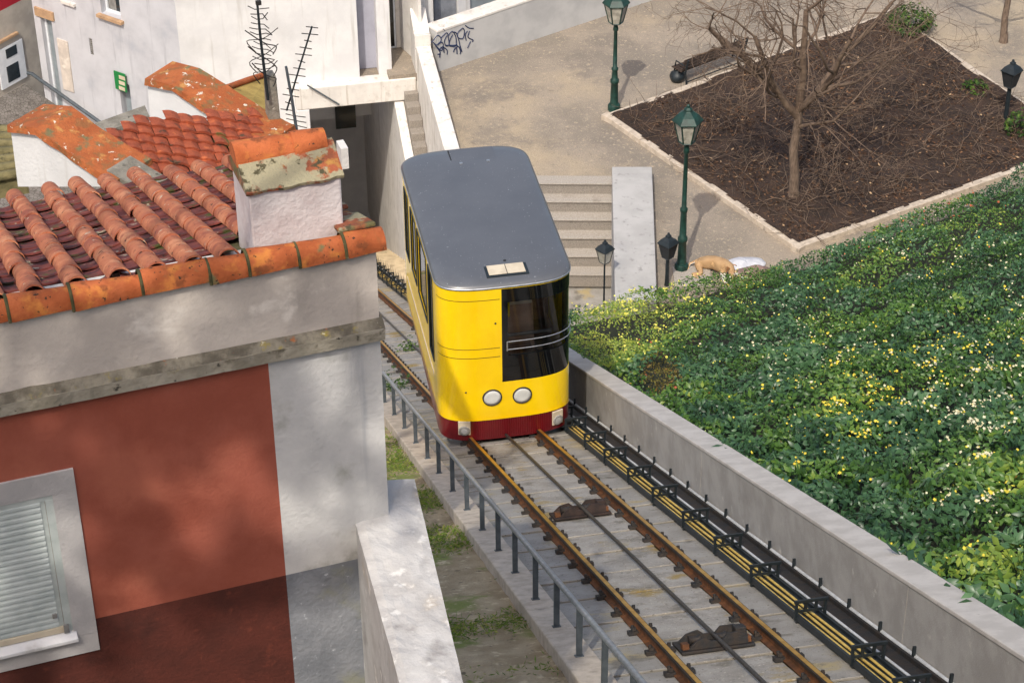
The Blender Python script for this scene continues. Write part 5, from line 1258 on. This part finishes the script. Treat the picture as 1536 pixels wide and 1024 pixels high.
sz = np.where(mi == 2, .055, np.where(lime > .5, .085, .125))*np.clip(.85+.13*BU[bi, 5]+.2*pb_, .55, 1.35)*np.clip(1+.02*u_, .75, 1.15)
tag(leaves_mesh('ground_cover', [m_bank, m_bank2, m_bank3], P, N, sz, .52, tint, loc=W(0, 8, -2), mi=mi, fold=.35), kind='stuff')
print('bank leaves', len(P))
# flowers
clus = np.array([mnoise.noise(Vector((a*2.2, c*2.2, 71.))) for a, c in zip(u_, v_)])
def flowers(name, n_, spots, m, size, h):
    Q = []; 
    pts = np.stack([xx, yy], 1)
    for x, y, rx, ry, k in spots:
        w_ = np.exp(-(((xx-x)/rx)**2+((yy-y)/ry)**2)/1.2); w_ = w_*(lay > .55)*(bh > .25)*np.clip(clus+.05, 0, 1)**1.5; w_ /= w_.sum(); Q.append(RNG.choice(len(P), k, p=w_))
    idx = np.concatenate(Q); FP_ = P[idx]+Z*(h+RNG.normal(0, .03, len(idx)))[:, None]+RNG.normal(0, .04, (len(idx), 3))
    vs_, fs_ = [], []; vv_ = []; ff_ = []
    for p in FP_:
        nn = np.array([RNG.normal(0, .35), RNG.normal(-.35, .35), 1.]); nn /= np.linalg.norm(nn); a_ = np.cross(nn, [1., .3, 0]); a_ /= np.linalg.norm(a_); c_ = np.cross(nn, a_); r_ = size*RNG.choice([.45, .6, .75, .9, 1.1]); o = len(vv_)
        vv_.append(p+nn*r_*.25)
        for j in range(10):
            rr_ = r_ if j % 2 == 0 else r_*.62; an_ = j*math.pi/5; vv_.append(p+(a_*math.cos(an_)+c_*math.sin(an_))*rr_)
        for j in range(10): ff_.append((o, o+1+j, o+1+(j+1) % 10))
    g = MB(); g.add(vv_, ff_); return tag(g.build(name, m, loc=W(0, 8, -2)), kind='stuff')
m_fy = mat('yellow_petal', hx('#dccb45'), hx('#cfb633'), 5., .6, 0.); m_fw = mat('white_petal', hx('#dcd6b8'), hx('#cdc394'), 5., .6, 0.); m_fl = mat('pale_yellow_petal', hx('#dcd566'), hx('#cdc74c'), 5., .6, 0.); m_fo = mat('orange_petal', hx('#b5663c'), hx('#a05036'), 5., .6, 0.)
flowers('yellow_flowers', 0, [(1330, 600, 90, 45, 200), (1280, 650, 60, 50, 70), (1250, 570, 60, 40, 40), (1420, 530, 90, 30, 110), (1500, 720, 40, 50, 45), (1480, 800, 50, 40, 14), (1240, 640, 40, 40, 30), (1120, 560, 120, 80, 30), (1150, 440, 120, 30, 40), (1400, 400, 120, 50, 60), (1300, 720, 180, 90, 25), (1520, 590, 40, 40, 40)], m_fy, .028, .06)
flowers('white_flowers', 0, [(1450, 620, 70, 40, 170), (1500, 580, 40, 30, 70), (1440, 690, 50, 60, 70), (1460, 770, 25, 20, 30), (1400, 380, 70, 25, 90), (1250, 520, 110, 30, 60), (1500, 480, 60, 60, 80), (1380, 560, 90, 40, 60), (1180, 490, 110, 30, 60), (1300, 580, 200, 90, 50)], m_fw, .027, .06)
flowers('pale_flowers', 0, [(960, 460, 70, 35, 170), (930, 490, 50, 40, 90), (1010, 450, 70, 20, 80), (1060, 480, 120, 40, 60)], m_fl, .030, .05)
flowers('orange_flowers', 0, [(1340, 320, 90, 25, 30), (1280, 380, 60, 20, 10), (1400, 300, 60, 20, 12), (980, 540, 40, 40, 6)], m_fo, .032, .05)
# grass tufts on the verge
n = 60000; u_ = RNG.uniform(-2, 14.5, n); v_ = RNG.uniform(-4.6, -1.62, n)
dn = np.array([mnoise.noise(Vector((a*.75, c*.75, 44.))) for a, c in zip(u_, v_)]); k_ = dn+RNG.normal(0, .12, n) > .12; u_, v_ = u_[k_], v_[k_]
Pg = U*u_[:, None]+V*v_[:, None]+Z*(K*u_-.06)[:, None]; Ng = RNG.normal(0, 1, Pg.shape)*[1, 1, .35]
m_grass = leafmat('grass_blade', [(0, hx('#4f6428')), (.5, hx('#6d8a34')), (1, hx('#a8a458'))], .6, .2)
tag(leaves_mesh('grass_tufts', m_grass, Pg, Ng, .075, .2, RNG.beta(2, 2, len(Pg)), loc=W(5, -3, 3), fold=.1), kind='stuff')
# weeds between the rails and by the kerb
def weed(px, py, label, n_=160, r=.22, off=0.):
    p = att(px, py, 0.02); t_ = thing('weed', p, label, 'weed'); Pw = RNG.normal(0, 1, (n_, 3))*[r*.6, r*.6, r*.35]; Pw[:, 2] = abs(Pw[:, 2]); 
    leaves_mesh('foliage', m_shrub, p+Pw, RNG.normal(0, .6, Pw.shape)+Z, .075, .5, RNG.beta(2, 2, n_), parent=t_)
weed(617, 524, 'small green weed growing between the rails left of the yellow car')
weed(584, 582, 'green weed growing at the corner of the red house by the handrail', 260, .3)

# ================================================================== TREE ON THE VIEWPOINT, casting dappled shade on the red house
TX = np.array([-5.6, -27.6, 20.6])
b = MB(); b.box((-14, -40, 8), X_*26, Y_*11.2, Z*12.6); tag(b.build('viewpoint_terrace', m_conc), kind='structure')
tv = thing('leafy_tree', TX, 'leafy tree on the terrace beside the viewer shading the red house', 'tree')
g = MB(); g.tube([TX, TX+np.array([.1, .3, 1.6]), TX+np.array([.4, 1.2, 3.2])], [.16, .13, .10], 10)
for d_ in ((1.2, 2.6, 1.3), (.2, 2.2, 2.0), (2.2, 1.8, 1.0), (-1.2, 2.0, 1.4)): g.tube([TX+np.array([.4, 1.2, 3.2]), TX+np.array([.4, 1.2, 3.2])+np.array(d_)*.6+Z*.1, TX+np.array([.4, 1.2, 3.2])+np.array(d_)*1.3], [.08, .05, .02], 7)
g.build('trunk', m_bark, tv)
# leaf clumps spread so that they lie up-sun of the house front
nl = 4200; la, lz = RNG.uniform(-3.1, .2, nl), RNG.uniform(-.6, 2.3, nl)
ln = np.array([mnoise.fractal(Vector((x*2.9+4., z*2.9-2., .5)), 1., 2., 3) for x, z in zip(la, lz)])
kk_ = ln+RNG.normal(0, .05, nl) > .0; la, lz = la[kk_], lz[kk_]
Pc = np.array([H(x, 0, z) for x, z in zip(la, lz)])+SUN*RNG.uniform(14., 17., len(la))[:, None]
leaves_mesh('crown', m_shrub, Pc, RNG.normal(0, 1, Pc.shape)*.6+SUN, .15, .6, RNG.beta(2, 2, len(Pc)), parent=tv)
